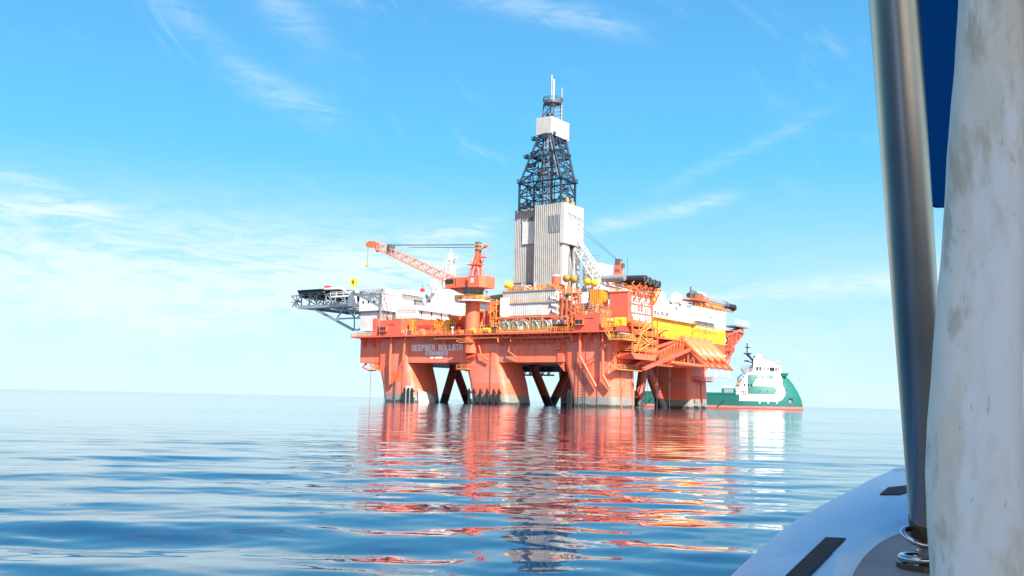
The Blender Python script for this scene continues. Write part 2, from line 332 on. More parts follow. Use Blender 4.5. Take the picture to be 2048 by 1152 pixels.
# ------------------------------------------------------------------ sea
def build_sea():
    rows = np.concatenate([[.0], np.geomspace(.6, 5.0, 60), np.geomspace(5.03, 60, 760)[1:], np.geomspace(60.3, 420, 330)[1:], np.geomspace(424, 40000, 90)[1:]])
    azf = np.radians(np.linspace(-42, 42, 760)); azb = np.radians(np.linspace(42, 318, 120))[1:-1]
    azs = np.concatenate([azf, azb]); nA = len(azs); nR = len(rows)
    Rr, A = np.meshgrid(rows[1:], azs, indexing='ij')
    X = Rr * np.sin(A); Y = Rr * np.cos(A); Z = np.zeros_like(X)
    rng = np.random.RandomState(14)
    dr = np.gradient(rows[1:])[:, None]; fineaz = (np.abs(A) < R(42.2)) | (A > R(317.5))
    def wave(lam, slope, spread, cnt, skew=0.0):
        nonlocal Z
        for i in range(cnt):
            l = lam * math.exp(rng.uniform(-.28, .28)); th = rng.normal(0, spread) + skew
            k = 2 * math.pi / l; a = slope / k * math.sqrt(2 / cnt) * rng.uniform(.6, 1.3)
            kx, ky = k * math.sin(th), k * math.cos(th); ph = rng.uniform(0, 6.28)
            fade = np.clip((l / np.maximum(dr, 1e-3) - 2.5) / 4, 0, 1)
            Z += a * np.sin(kx * X + ky * Y + ph) * fade
    wave(26, .005, .25, 4, .1); wave(11, .006, .2, 6, -.06); wave(5.2, .019, .24, 9, .04); wave(2.7, .021, .30, 14); wave(1.45, .023, .36, 20); wave(.75, .019, .5, 20); wave(.42, .011, .6, 14)
    patch = .72 + .42 * np.sin(X * .061 + 1.1 + .9 * np.sin(Y * .037)) * np.sin(Y * .083 + .4 + .7 * np.sin(X * .05))
    Z *= np.where(fineaz, patch, 0) * np.interp(Rr, [0, 9, 22, 60, 200], [1.1, 1.05, .85, .5, .45]) * np.clip((Rr - 1.0) / 2, 0, 1)
    co = np.zeros((1 + X.size, 3)); co[1:, 0] = X.ravel(); co[1:, 1] = Y.ravel(); co[1:, 2] = Z.ravel()
    n1 = nR - 1; idx = 1 + np.arange(n1 * nA).reshape(n1, nA); nxt = np.roll(idx, -1, axis=1)
    quads = np.stack([idx[:-1], idx[1:], nxt[1:], nxt[:-1]], -1).reshape(-1, 4)[:, ::-1]
    tris = np.stack([np.zeros(nA, int), idx[0], nxt[0]], -1)[:, ::-1]
    me = bpy.data.meshes.new('sea_water'); me.vertices.add(len(co)); me.vertices.foreach_set('co', co.ravel())
    loops = np.concatenate([tris.ravel(), quads.ravel()]); me.loops.add(len(loops)); me.loops.foreach_set('vertex_index', loops.astype(np.int32))
    st = np.concatenate([np.arange(nA) * 3, nA * 3 + np.arange(len(quads)) * 4]); me.polygons.add(len(st)); me.polygons.foreach_set('loop_start', st.astype(np.int32))
    me.polygons.foreach_set('loop_total', np.concatenate([np.full(nA, 3), np.full(len(quads), 4)]).astype(np.int32))
    me.update(calc_edges=True); me.polygons.foreach_set('use_smooth', np.ones(len(st), bool))
    m = bpy.data.materials.new('sea_water'); m.use_nodes = True; t = m.node_tree; b = t.nodes['Principled BSDF']
    b.inputs['Base Color'].default_value = (.001, .016, .055, 1); b.inputs['Roughness'].default_value = .015; b.inputs['IOR'].default_value = 1.65
    g = nd(t, 'ShaderNodeNewGeometry'); mp = nd(t, 'ShaderNodeMapping'); mp.inputs['Scale'].default_value = (.55, 1.5, 1); t.links.new(g.outputs['Position'], mp.inputs[0])
    h = None
    for sc, wt in ((.5, .45), (1.3, .42), (3.0, .2), (7.0, .04)):
        nz = nd(t, 'ShaderNodeTexNoise'); nz.inputs['Scale'].default_value = sc; nz.inputs['Detail'].default_value = 2; t.links.new(mp.outputs[0], nz.inputs['Vector'])
        v = mth(t, 'MULTIPLY', nz.outputs[0], wt); h = v if h is None else mth(t, 'ADD', h, v)
    d = nd(t, 'ShaderNodeVectorMath', operation='LENGTH'); t.links.new(g.outputs['Position'], d.inputs[0])
    mr = nd(t, 'ShaderNodeMapRange'); t.links.new(d.outputs['Value'], mr.inputs[0]); mr.inputs[1].default_value = 8; mr.inputs[2].default_value = 90; mr.inputs[3].default_value = .03; mr.inputs[4].default_value = .42
    bp = nd(t, 'ShaderNodeBump'); bp.inputs['Distance'].default_value = .12; mr2 = nd(t, 'ShaderNodeMapRange'); t.links.new(d.outputs['Value'], mr2.inputs[0]); mr2.inputs[1].default_value = 130; mr2.inputs[2].default_value = 700; mr2.inputs[4].default_value = 1.0
    t.links.new(mth(t, 'ADD', mr.outputs[0], mr2.outputs[0]), bp.inputs['Strength']); t.links.new(h, bp.inputs['Height']); t.links.new(bp.outputs[0], b.inputs['Normal'])
    me.materials.append(m)
    o = bpy.data.objects.new('sea', me); COL.objects.link(o); o['kind'] = 'structure'
build_sea()
# ================================================================== THE RIG: hull, columns, braces
rig = thing('drilling_rig', 'orange semi-submersible drilling rig hull standing on thick columns in the calm sea', 'oil rig', (0, 0, 0))
HZ0, HZ1, HY0, HY1, HX0, HX1 = 12.0, 19.7, -5.9, 53.0, -85.0, 6.0
part(rig, 'hull', MB().box(HX0, HX1, HY0, HY1, HZ0, HZ1), 'hull')
def rrect(cx, cy, hx, hy, r, seg=4, x0s=0.0, x1s=0.0):
    out = []
    for sx_, sy_, a0 in ((1, 1, 0), (-1, 1, 90), (-1, -1, 180), (1, -1, 270)):
        for i in range(seg + 1):
            a = R(a0 + 90 * i / seg); px = cx + sx_ * (hx - r) + r * math.cos(a); py = cy + sy_ * (hy - r) + r * math.sin(a)
            px += x1s if px > cx else x0s
            out.append((px, py))
    return out
def column(cx, cy, tx0, tx1):
    mb = MB(); lev = [(-2, 0), (.5, 0), (6, .38), (11.9, 1), (19.2, 1)]
    rings = [rrect(cx, cy, 6.4, 6.4, 1.7, 4, tx0 * k, tx1 * k) for z, k in lev]; n = len(rings[0])
    vs = [(x, y, z) for (z, k), r_ in zip(lev, rings) for x, y in r_]
    fs = [(j * n + i, j * n + (i + 1) % n, (j + 1) * n + (i + 1) % n, (j + 1) * n + i) for j in range(len(lev) - 1) for i in range(n)]
    fs += [tuple(range(n))[::-1], tuple(range((len(lev) - 1) * n, len(lev) * n))]
    return mb.add(vs, fs)
for cx in (-68, -34, 0):
    for cy in (0, 47):
        part(rig, 'column', column(cx, cy, -3.0 if cy == 0 else -1, -3.2 if cx else -.6), 'column', smooth=True)
# low gusset plates where columns meet the hull bottom
for cx in (-68, -34, 0):
    part(rig, 'gusset', MB().prismy([(cx - 9.3, 12), (cx - 9.3, 9.5), (cx - 11.8, 12)], -5.8, 3).prismy([(cx - 9.4, 12.05), (cx - 9.4, 18.6), (cx - 11.3, 16.5), (cx - 11.3, 12.05)], -6.25, -5.85) if cx == 0 else MB().prismy([(cx - 9.3, 12), (cx - 9.3, 9.5), (cx - 11.8, 12)], -5.8, 3), 'orange')
def brace(p, q, r=1.35): part(rig, 'brace', MB().tube(p, q, r, 14), 'brace', smooth=True)
for p, q in (((-68, 20.5, 12.2), (-68, 14.6, -2)), ((-68, 20.5, 12.2), (-68, 29.6, -2)),
             ((-34, 15.5, 12.2), (-34, 26.6, -2)), ((-34, 37.0, 12.2), (-34, 24.6, -2)),
             ((0, 22.4, 12.2), (0, 18.6, -2)), ((0, 24.4, 12.2), (0, 36.3, -2))): brace(p, q)
# dark equipment slung under the hull between the columns
mb = MB()
for i in range(7):
    x = -49 + i * 2.3; mb.bar((x, 26, 12), (x, 26, 9.4), .3); mb.bar((x, 26, 9.4), (x + 2.3, 26, 12), .25)
mb.bar((-49, 26, 9.4), (-33, 26, 9.4), .5).box(-50, -33, 26.3, 34, 10.6, 12.2)
part(rig, 'underdeck_truss', mb, 'dgrey')
# walkway rim round the main deck, with brackets beneath
rimz = HZ1
mb = MB().box(-86.5, 6.4, -8.9, 8, rimz, rimz + .45).box(-86.5, -80, 8, 54, rimz, rimz + .45)
part(rig, 'deck_plate', mb, 'red')
mb = MB().box(-80, 6.4, 8, 54, rimz, rimz + .38); part(rig, 'main_deck', mb, 'redor')
for i, x in enumerate([-83, -79, -37.5, -30, -26, -21, -16, -12.5, -9.5, -6.5, -3.5, -.5, 2.5, 4.6]):
    part(rig, 'bracket', MB().prismy([(x, rimz), (x + .35, rimz), (x + .35, rimz - 3.0), (x, rimz - 3.0)], -6.0, -5.9).add(
        [(x, -5.9, rimz), (x + .35, -5.9, rimz), (x, -8.7, rimz), (x + .35, -8.7, rimz), (x, -5.9, rimz - 3.2), (x + .35, -5.9, rimz - 3.2)],
        [(0, 2, 4), (1, 5, 3), (0, 1, 3, 2), (2, 3, 5, 4)]), 'red')
part(rig, 'deck_railing', MB().rail([(-86.4, -8.8, rimz + .45), (-76.5, -8.8, rimz + .45)]).rail([(-61, -8.8, rimz + .45), (-4.6, -8.8, rimz + .45)]).rail([(-86.4, -8.8, rimz + .45), (-86.4, 40, rimz + .45)]), 'yrail')
# hull ribs, mezzanine ledges and a pipe run along the long side
mb = MB().box(-38, -5, -6.5, -5.9, 17.2, 18.4).box(-12, -10, -6.9, -5.9, 15.6, 17.3)
mb.tube((-52, -8.0, 18.6), (-8, -8.0, 18.6), .22); mb.tube((-52, -7.3, 18.0), (-24, -7.3, 18.0), .18)
part(rig, 'pipe_ledge', mb, 'red')
for x0, x1, y, z in ((-60, -45, -8.2, 19.2), (-53, -30, -8.4, 18.8), (-36, -26, -8.0, 19.0), (-20, -6, -7.8, 18.9), (-58, -50, -7.6, 18.6)):
    part(rig, 'rim_pipe', MB().tube((x0, y, z), (x1, y, z), .14, 6).tube((x0, y, z), (x0, y, z + .8), .14, 6).tube((x1, y, z), (x1 + .3, y, z - 1.3), .14, 6), 'orail')
for i in range(22):
    x = -58 + i * 2.45 + rnd(-.4, .4); part(rig, 'rim_hanger', MB().bar((x, -8.5, 19.7), (x + rnd(-.6, .6), -6.2, 17.8 + rnd(-.5, .5)), .16), 'orail')
part(rig, 'side_platform', MB().box(-43.5, -38.5, -9.0, -7.6, 17.6, 17.8).rail([(-43.5, -9, 17.8), (-38.5, -9, 17.8)], 1.0, .08), 'orail')
# curved fairlead pipes down the column faces
for pts in ([(-3.4, -7.6, 19.6), (-3.4, -7.6, 13.5), (1.6, -7.3, 5.4)], [(3.6, -7.6, 19.6), (3.7, -7.6, 8.6), (5.6, -7.2, 5.2)],
            [(-70.6, -7.6, 19.6), (-70.9, -7.6, 12), (-70.9, -7.2, 5.3)], [(-65.0, -7.6, 19.6), (-65.6, -7.6, 12.6), (-70.2, -7.2, 5.6)],
            [(-37.2, -7.5, 16.8), (-36.4, -7.4, 14.2), (-33.8, -7.1, 12.4)], [(-26.6, -6.9, 16.9), (-27.2, -7.0, 15.0), (-24.0, -6.6, 12.9)]):
    part(rig, 'fairlead_pipe', MB().path(pts, .40 if pts[0][2] > 18 else .22, 10), 'orange', smooth=True)
for x, z0, z1 in ((-69.3, 0, 7), (-73.6, 0, 11), (-66.5, 0, 16), (-33.5, 0, 14), (-2.0, 0, 18), (-5.3, 0, 12), (1.6, 0, 8), (-4.2, 0, 12)):
    part(rig, 'draught_line', MB().tube((x, -6.62, z0 - .5), (x, -6.62, z1), .07 if z1 != 7 else .2, 6), 'dgrey')
for a, b in (((4.4, -7.9, 20), (-1.6, -7.0, 5.2)), ((10.2, -2.7, 18), (6.2, -2.7, 1.5)), ((-82, -4, 12), (-82, -4, -1)), ((8.2, 9, 12), (8.2, 9, -1)), ((8.6, 14, 12), (8.6, 14, -1)), ((9, 21, 12.5), (9, 21, -1))):
    part(rig, 'hanging_wire', MB().tube(a, b, .06, 5), 'dgrey')
for y in (-2.4, 3.8): part(rig, 'column_pipe', MB().tube((6.55, y, -.5), (6.2, y, 10.5), .14, 6), 'orange')
part(rig, 'column_pipe', MB().tube((6.6, 48, 1.0), (6.2, 48, 9.0), .18, 6), 'orange')
# draught marks as a toothed strip on the near column
mb = MB()
for i in range(16): mb.box(-3.3, -2.7, -6.52, -6.38, .3 + i * .75, .62 + i * .75)
for i in range(9): mb.box(-70.4, -69.9, -6.52, -6.38, .3 + i * .75, .62 + i * .75)
part(rig, 'draught_marks', mb, 'dgrey')
# fenders
for x in (-64.9, -63.4, -61.9, -40.4, -38.7, -36.4, -34.0, -31.7, -29.9, -6.9, -6.2):
    part(rig, 'fender', MB().box(x - .25, x + .25, -7.6, -6.95, -.2, 3.9).box(x - .2, x + .2, -7.0, -6.2, 1.0, 1.5).box(x - .2, x + .2, -7.0, -6.2, 3.2, 3.7).prismy([(x - .25, 3.9), (x + .25, 3.9), (x, 4.5)], -7.6, -7.0), 'black')
for x in (-64.15, -62.65): part(rig, 'fender_guard', MB().box(x - .3, x + .3, -7.3, -6.4, -1, 5.0), 'white')
part(rig, 'bare_plate', MB().prismx([(-4.8, -.5), (3.0, -.5), (2.6, 1.2), (1.2, 2.6), (-1.0, 3.2), (-3.6, 3.5), (-5.2, 4.4)], -61.45, -61.2), 'white')
# galleries on columns
def gallery(name, x0, x1, y0, y1, z, m='orail', h=1.1):
    mb = MB().box(x0, x1, y0, y1, z - .3, z).rail([(x0, y0, z), (x1, y0, z), (x1, y1, z), (x0, y1, z)], h)
    return part(rig, name, mb, m)
gallery('gallery', 6.2, 8.2, -7.6, 5.8, 10.2); gallery('gallery', -79.5, -75.5, -8.4, -6.2, 9.9)
gallery('gallery', 6.0, 8.6, 42.0, 52.0, 8.6, 'red'); gallery('gallery', -44.2, -40.6, -8.6, -6.6, 10.2); gallery('gallery', -53, -46, 1.5, 6, 10.4, 'red')
for y, z0, z1 in ((-6.7, 10, 19), (-3.2, 10, 17)):
    mb = MB(); x = 6.7 if y > -5 else 6.5
    mb.bar((x, y, z0), (x, y, z1), .12).bar((x, y + .8, z0), (x, y + .8, z1), .12)
    for k in range(int((z1 - z0) / .5)): mb.bar((x, y, z0 + k * .5), (x, y + .8, z0 + k * .5), .08)
    part(rig, 'ladder', mb, 'orail')
part(rig, 'ring_guard', MB().torus((7.0, -5.6, 14.4), (1, 0, 0), .9, .1), 'orail'); part(rig, 'ring_guard', MB().torus((7.0, -5.0, 17.6), (1, 0, 0), .8, .1, 4), 'orail'); mb = MB()
for i in range(14): a = (6.9, -7 + rnd(0, 3), 10.5 + rnd(0, 5)); mb.bar(a, (6.9, a[1] + rnd(-1.5, 1.5), a[2] + rnd(-1, 1.5)), .12)
part(rig, 'column_pipework', mb, 'orail')
# names
part(rig, 'lettering', block_text('DEEPSEA BOLLSTA', (-63.6, -5.9, 15.7), (1, 0, 0), 19.2, 1.5, .31), 'letter', label='white name DEEPSEA BOLLSTA')
part(rig, 'lettering', block_text('STAVANGER', (-58.2, -5.9, 14.15), (1, 0, 0), 8.4, 1.1, .2), 'letter', label='white port name STAVANGER')
part(rig, 'lettering', block_text('IMO 938880', (-56.6, -5.9, 13.2), (1, 0, 0), 4.8, .55, .1), 'letter', label='small white registration line')
# wedge brackets at end corner of hull, bottom of accommodation
part(rig, 'corner_bracket', MB().tube((-80.5, -6.0, 11.6), (-76, -7.6, 9.8), .2).path([(-84, -4, 11.9), (-83.5, -6.2, 10.6), (-80, -7, 9.6), (-77, -7.3, 9.6)], .25), 'red')
# pedestal stump going down the hull side under the crane
part(rig, 'crane_foot', MB().tube((-40.5, -6.6, 19.8), (-40.5, -6.6, 14.6), 2.1, 20).tube((-40.5, -6.6, 14.6), (-40.2, -4.9, 12.4), 2.1, 20, rq=.7), 'orange', smooth=True)

# ================================================================== accommodation
acc = thing('accommodation_block', 'tall white accommodation block carrying the helideck at the far left end of the rig', 'building', (-86, 22, 20))
part(acc, 'upper_storeys', MB().box(-91, -81.2, -1, 46, 28.9, 34.3), 'white2')
part(acc, 'lower_storeys', MB().box(-90.6, -81.8, -.6, 45, 22.4, 28.6), 'white')
part(acc, 'storey_band', MB().box(-91.2, -81.0, -1.2, 46.2, 28.6, 28.9), 'dgrey')
part(acc, 'roof_edge', MB().box(-91.3, -80.9, -1.3, 46.3, 34.3, 34.75).rail([(-91, -1, 34.7), (-81.2, -1, 34.7), (-81.2, 46, 34.7)]), 'white')
part(acc, 'corner_post', MB().box(-81.6, -81.15, -1.5, -.99, 22, 34.7), 'steel')
for y in (6.5, 9.0, 11.5, 14.0, 16.5): part(acc, 'window', MB().box(-81.21, -81.12, y, y + .5, 29.6, 30.7), 'glass')
mb = MB()
for i in range(26):
    x = rnd(-90.5, -82.5); z = rnd(20.2, 22.2); mb.box(x, x + rnd(.3, 1.1), -1.4 + rnd(-1, .5), .2, 20.1, z)
part(acc, 'support_frames', mb, 'steel')
mb = MB().prismx([(14.5, 30.8), (20.2, 30.2), (20.2, 33.0), (18.8, 33.7), (14.5, 33.7)], -81.25, -81.1); part(acc, 'opening', mb, 'dgrey')
mb = MB().box(-82, -74, 34, 34.4, 34.9, 34.95)
for (x, y, w, d, h) in ((-86, 4, 2.2, 2.5, 1.2), (-84, 14, 3, 3, 1.0), (-85, 22, 2.5, 2, 1.6), (-84, 28, 4, 3, 1.4)): mb.box(x, x + w, y, y + d, 34.75, 34.75 + h)
part(acc, 'roof_units', mb, 'white')

lb = thing('machinery_house', 'long white lower house with arched openings between accommodation block and crane', 'building', (-74, 18, 20))
part(lb, 'wall', MB().box(-79, -69.6, 3, 30, 20.2, 26.4), 'white')
part(lb, 'upper_wall', MB().box(-79, -70.4, 3.3, 30, 26.4, 30.6), 'white2')
part(lb, 'roof_edge', MB().box(-79.2, -69.0, 2.7, 30.4, 26.2, 26.5).rail([(-69.2, 2.8, 26.5), (-69.2, 30.2, 26.5)], 1.0, .07).rail([(-70.4, 3.4, 30.6), (-70.4, 30, 30.6)], 1.0, .07), 'white')
for y in (8.0, 14.2, 21.0): part(lb, 'arch_opening', MB().prismx([(y, 22.2), (y + 3.6, 22.2), (y + 3.6, 24.4), (y + 3.0, 25.2), (y + .6, 25.2), (y, 24.4)], -69.7, -69.5), 'dgrey')
for y in (5.5, 10.5, 15.5, 19.5, 24): part(lb, 'window', MB().box(-70.45, -70.3, y, y + .55, 27.4, 28.9), 'glass')

wh = thing('control_tower', 'stepped white deckhouse with dark round-topped door under the antenna mast', 'building', (-72, 33, 20))
part(wh, 'lower_deck', MB().box(-80, -66, 20, 44, 20.3, 33.2), 'white2')
part(wh, 'middle_deck', MB().box(-79, -66.5, 20.5, 40, 33.2, 36.5).box(-82, -79.4, 8, 18, 34.9, 36.4), 'white')
part(wh, 'top_deck', MB().box(-77.5, -68.5, 21, 36, 36.5, 38.9), 'white2')
part(wh, 'deck_railing', MB().rail([(-66.2, 20.2, 33.2), (-66.2, 44, 33.2)], 1, .08).rail([(-68.5, 21, 38.9), (-68.5, 36, 38.9)], 1, .08).rail([(-77.5, 21, 38.9), (-68.5, 21, 38.9)], 1, .08), 'white')
part(wh, 'door', MB().prismx([(26.2, 32.6), (27.9, 32.6), (27.9, 34.6), (27.4, 35.3), (26.7, 35.3), (26.2, 34.6)], -66.6, -66.3), 'dgrey')
for y in (22, 24, 30, 32, 34): part(wh, 'window', MB().box(-66.6, -66.35, y, y + .8, 34.4, 35.2), 'glass')
for (x, y, w, d, h) in ((-76, 22, 2, 2, 1.8), (-73, 26, 2.4, 3, 1.2), (-75, 30, 2, 3, 2.4), (-71, 23, 1.4, 1.4, 2.0)):
    part(wh, 'roof_unit', MB().box(x, x + w, y, y + d, 38.9, 38.9 + h), 'white')

am = thing('antenna_mast', 'slim white lattice antenna mast with crossarms behind the left crane boom', 'mast', (-72, 22, 38.9))
part(am, 'lattice', MB().lattice((-72, 22, 38.8), (-72.2, 22, 47.5), 3.0, 1.6, 6, .16), 'white2')
part(am, 'topmast', MB().tube((-72.2, 22, 47.3), (-72.2, 22, 51.0), .28).box(-73.4, -71, 21, 23, 47.3, 47.6).tube((-73, 22, 47.5), (-73, 22, 50.0), .12).tube((-71.3, 22, 47.5), (-71.3, 22, 49.6), .12), 'white2')
part(am, 'crossarm', MB().bar((-75.5, 22, 44.6), (-69, 22, 44.6), .3).tube((-75.2, 22, 44.6), (-75.2, 22, 46), .3).box(-76.2, -75.2, 21.5, 22.5, 43.0, 43.6), 'white2')
part(am, 'crossarm', MB().bar((-74.8, 22, 47.5), (-69.4, 22, 47.5), .25).sphere((-69.8, 22, 48), .5, 10, 6), 'white2')
def dome(org, r, h, label, seg=20):
    t = thing('satellite_dome', label, 'radome', org, 'white satellite domes on the rig')
    x, y, z = org
    part(t, 'radome', MB().sphere((x, y, z + h + r * .9), r, seg, 14), 'white2', True); part(t, 'pedestal', MB().tube((x, y, z), (x, y, z + h + .2), r * .45, 12), 'white')
    return t
dome((-77.5, 20, 36.4), 1.75, 1.2, 'white satellite dome left of the antenna mast')
dome((1.0, 30, 29.5), 1.95, 1.4, 'larger white satellite dome behind the red name tower')
dome((6.2, 30.5, 29.5), 1.8, 1.0, 'smaller white satellite dome, right one of the pair above the white module')
t = thing('navigation_light_post', 'thin post with a pink-red lamp left of the satellite dome', 'lamp', (-84, 22, 35))
part(t, 'post', MB().tube((-84, 22, 34.7), (-84, 22, 39.5), .12), 'dgrey'); part(t, 'lamp', MB().box(-84.6, -83.4, 21.5, 22.5, 36.4, 38.4), 'rletter')

# fittings that break up the white and orange walls
for y in (3.2, 21.6, 30.5, 38.5): part(acc, 'downpipe', MB().tube((-81.0, y, 22.4), (-81.0, y, 34.2), .12, 6), 'steel')
for z in (23.6, 26.2): 
    for y in np.arange(2, 40, 4.2): part(acc, 'window', MB().box(-81.82, -81.74, y, y + .8, z, z + .8), 'glass')
for x in (-89.5, -87.2, -84.9): part(acc, 'window', MB().box(x, x + .6, -1.08, -.95, 31.4, 32.2), 'glass')
part(acc, 'outside_stair', MB().bar((-80.9, 22, 29), (-80.9, 28, 33.6), .3).bar((-80.9, 22, 30), (-80.9, 28, 34.6), .1).box(-81.2, -80.2, 19.5, 22, 28.9, 29.1), 'steel')
for i in range(12): y = 2 + i * 3.3 + rnd(-.6, .6); part(acc, 'roof_aerial', MB().tube((-82.5, y, 34.7), (-82.5, y, 35.6 + rnd(.2, 1.8)), .09, 5), 'steel')
for y in (6, 12.5, 19, 25.6): part(lb, 'downpipe', MB().tube((-69.4, y, 20.3), (-69.4, y, 26.2), .12, 6), 'steel')
part(lb, 'shadow_ledge', MB().box(-69.6, -68.2, 4, 30, 25.5, 25.7).box(-70.4, -69.4, 4, 30, 29.0, 29.15), 'white')
for y in (7, 13.2, 19.6, 26): part(lb, 'duct', MB().box(-69.6, -68.6, y - .4, y + .4, 20.2, 23.4), 'dgrey')
for z in (35.0, 37.4):
    for y in np.arange(21.4, 35, 1.9): part(wh, 'window', MB().box(-68.52 if z > 36.5 else -66.52, -68.42 if z > 36.5 else -66.42, y, y + .9, z, z + .55), 'glass')
part(wh, 'side_stair', MB().bar((-80.5, 19.9, 33.2), (-76.5, 19.9, 37.4), .25).bar((-66.3, 38, 33.3), (-66.3, 41, 37), .2), 'steel')
for x, y, z, h in ((-76, 21, 38.9, 3.4), (-74.5, 28, 38.9, 2.2), (-70, 24, 38.9, 2.6), (-69.5, 33, 38.9, 1.8), (-79, 22, 36.5, 2.4), (-68, 37, 36.5, 2.2)): part(wh, 'roof_aerial', MB().tube((x, y, z), (x, y, z + h), .1, 5).box(x - .3, x + .3, y - .3, y + .3, z + h * .6, z + h * .6 + .4), 'steel')
def clutter(name, label, x0, x1, y0, y1, z0, z1, n, mats, seed):
    rs = random.Random(seed); t = thing(name, label, 'deck gear', ((x0 + x1) / 2, y0, z0), 'assorted gear along the deck edge')
    for i in range(n):
        x = rs.uniform(x0, x1); y = rs.uniform(y0, y1); z = rs.uniform(z0, z0 + (z1 - z0) * .7); k = rs.random(); m_ = mats[rs.randrange(len(mats))]
        if k < .3: part(t, 'pipe', MB().path([(x, y, z), (x + rs.uniform(-2.5, 2.5), y, z), (x + rs.uniform(-2, 2), y, z0)], rs.uniform(.08, .2), 6), m_)
        elif k < .6: h = rs.uniform(.5, z1 - z0); part(t, 'post', MB().tube((x, y, z0), (x, y, z0 + h), rs.uniform(.08, .16), 6).box(x - .25, x + .25, y - .2, y + .2, z0 + h * .9, z0 + h), m_)
        elif k < .85: w = rs.uniform(.4, 1.3); part(t, 'locker', MB().box(x, x + w, y, y + .8, z0, z0 + rs.uniform(.5, 1.6)), m_)
        else: part(t, 'valve_wheel', MB().torus((x, y - .3, z), (0, 1, 0), .35, .07, 12, 5), m_)
clutter('deck_gear', 'pipes, posts and lockers between the orange cabin and the crane pedestal', -66, -43, -8.4, -6.9, 20.2, 23.2, 46, ('redor', 'orail', 'dgrey', 'white', 'yrail', 'red'), 1)
clutter('deck_gear', 'pipes and dark valves at the foot of the tall red module beside the crane', -40, -29.5, -6.5, -3.5, 20.2, 25.5, 40, ('redor', 'orail', 'dgrey', 'yrail', 'red', 'black'), 2)
clutter('deck_gear', 'dark and orange machinery under the pale ribbed housing behind the hose reels', -30, -10, -5.4, -4.9, 22.4, 25.2, 60, ('redor', 'dgrey', 'dgrey', 'steel', 'red', 'white'), 3)
clutter('deck_gear', 'frames and lamps on the roof of the near corner cabin left of the name tower', -7, 2, -7.5, -3, 24.6, 29.0, 50, ('redor', 'orail', 'dgrey', 'white', 'yrail', 'contor'), 4)
clutter('deck_gear', 'small fittings on the roof edge of the pale housing below the derrick', -32.5, -16, -1.0, 1.5, 32.7, 35.2, 40, ('redor', 'orail', 'dgrey', 'white', 'contye', 'red'), 5)
clutter('deck_gear', 'orange framework and pipes between stair tower and yellow wall', -1, 7, 14, 24, 20.2, 24.0, 30, ('redor', 'orail', 'orange', 'yrail'), 6)
clutter('deck_gear', 'aerials and lockers on the long white and yellow module roof', -2, 5, 16, 40, 30.2, 32.6, 34, ('white', 'steel', 'contye', 'dgrey', 'white2'), 7)
clutter('deck_gear', 'small white and grey gear on the accommodation roof near the helideck', -90, -83, 2, 10, 34.8, 36.8, 24, ('white', 'steel', 'dgrey', 'redor'), 8)

# ================================================================== helideck
hd = thing('helideck', 'octagonal dark helideck on a grey truss jutting out to the left', 'helideck', (-118.5, 16, 33))
HC = (-118.5, 16.0); HR = 13.0; HZ = 37.0
oc = [(HC[0] + HR * math.cos(R(22.5 + 45 * i)), HC[1] + HR * math.sin(R(22.5 + 45 * i))) for i in range(8)]
oc2 = [(HC[0] + (x - HC[0]) * 1.12, HC[1] + (y - HC[1]) * 1.12) for x, y in oc]
part(hd, 'landing_deck', MB().prism(oc, HZ, HZ + .45), 'dgrey')
mb = MB().prism(oc2, HZ + .5, HZ + .56)
for i in range(8):
    for k in range(7):
        a = Vector((*oc2[i], HZ + .5)).lerp(Vector((*oc2[(i + 1) % 8], HZ + .5)), k / 7); b = Vector((*oc[i], HZ)).lerp(Vector((*oc[(i + 1) % 8], HZ)), k / 7); mb.bar(a, b, .14)
part(hd, 'safety_net', mb, 'derrick')
mb = MB()
for k in range(-3, 4):
    y = HC[1] + k * 4.0; hw = HR - max(0, abs(k) * 4 - 5.4) - .2
    mb.bar((HC[0] - hw, y, HZ - .35), (HC[0] + hw, y, HZ - .35), .55)
for k in range(-3, 4):
    x = HC[0] + k * 4.0; hw = HR - max(0, abs(k) * 4 - 5.4) - .2
    mb.bar((x, HC[1] - hw, HZ - .8), (x, HC[1] + hw, HZ - .8), .5)
part(hd, 'deck_beams', mb, 'dgrey')
mb = MB()
ys = (5.5, 16, 27.5); bz = 32.3; xs = [-128.5, -125.0, -121, -117.5, -113, -108.5, -104, -99.5, -95]
for y in ys:
    mb.bar((xs[0] - 1.5, y, HZ - .9), (xs[-1], y, HZ - .9), .4); mb.bar((xs[1] - 1, y, bz), (xs[-1], y, bz), .45)
    for i, x in enumerate(xs[1:]):
        mb.bar((x, y, bz), (x, y, HZ - .5), .36)
        mb.bar((x, y, HZ - .7), (x + (4.5 if i % 2 else -4.5), y, bz), .28)
    mb.bar((xs[0] - 1.5, y, HZ - .9), (xs[1] - 1, y, bz), .35)
for x in xs[1:]:
    mb.bar((x, 4.5, bz), (x, 27.5, bz), .3); mb.bar((x, 4.5, HZ - 1), (x, 16, bz), .25); mb.bar((x, 27.5, HZ - 1), (x, 16, bz), .25)
part(hd, 'truss', mb, 'steel')
mb = MB().box(-124.5, -92.5, 3.6, 5.4, 31.2, 32.1).box(-124.5, -92.5, 26.6, 28.4, 31.2, 32.1)
for x in (-124, -114, -104, -95): mb.box(x - .5, x + .5, 5.4, 26.6, 31.3, 32.0)
part(hd, 'girder', mb, 'steel')
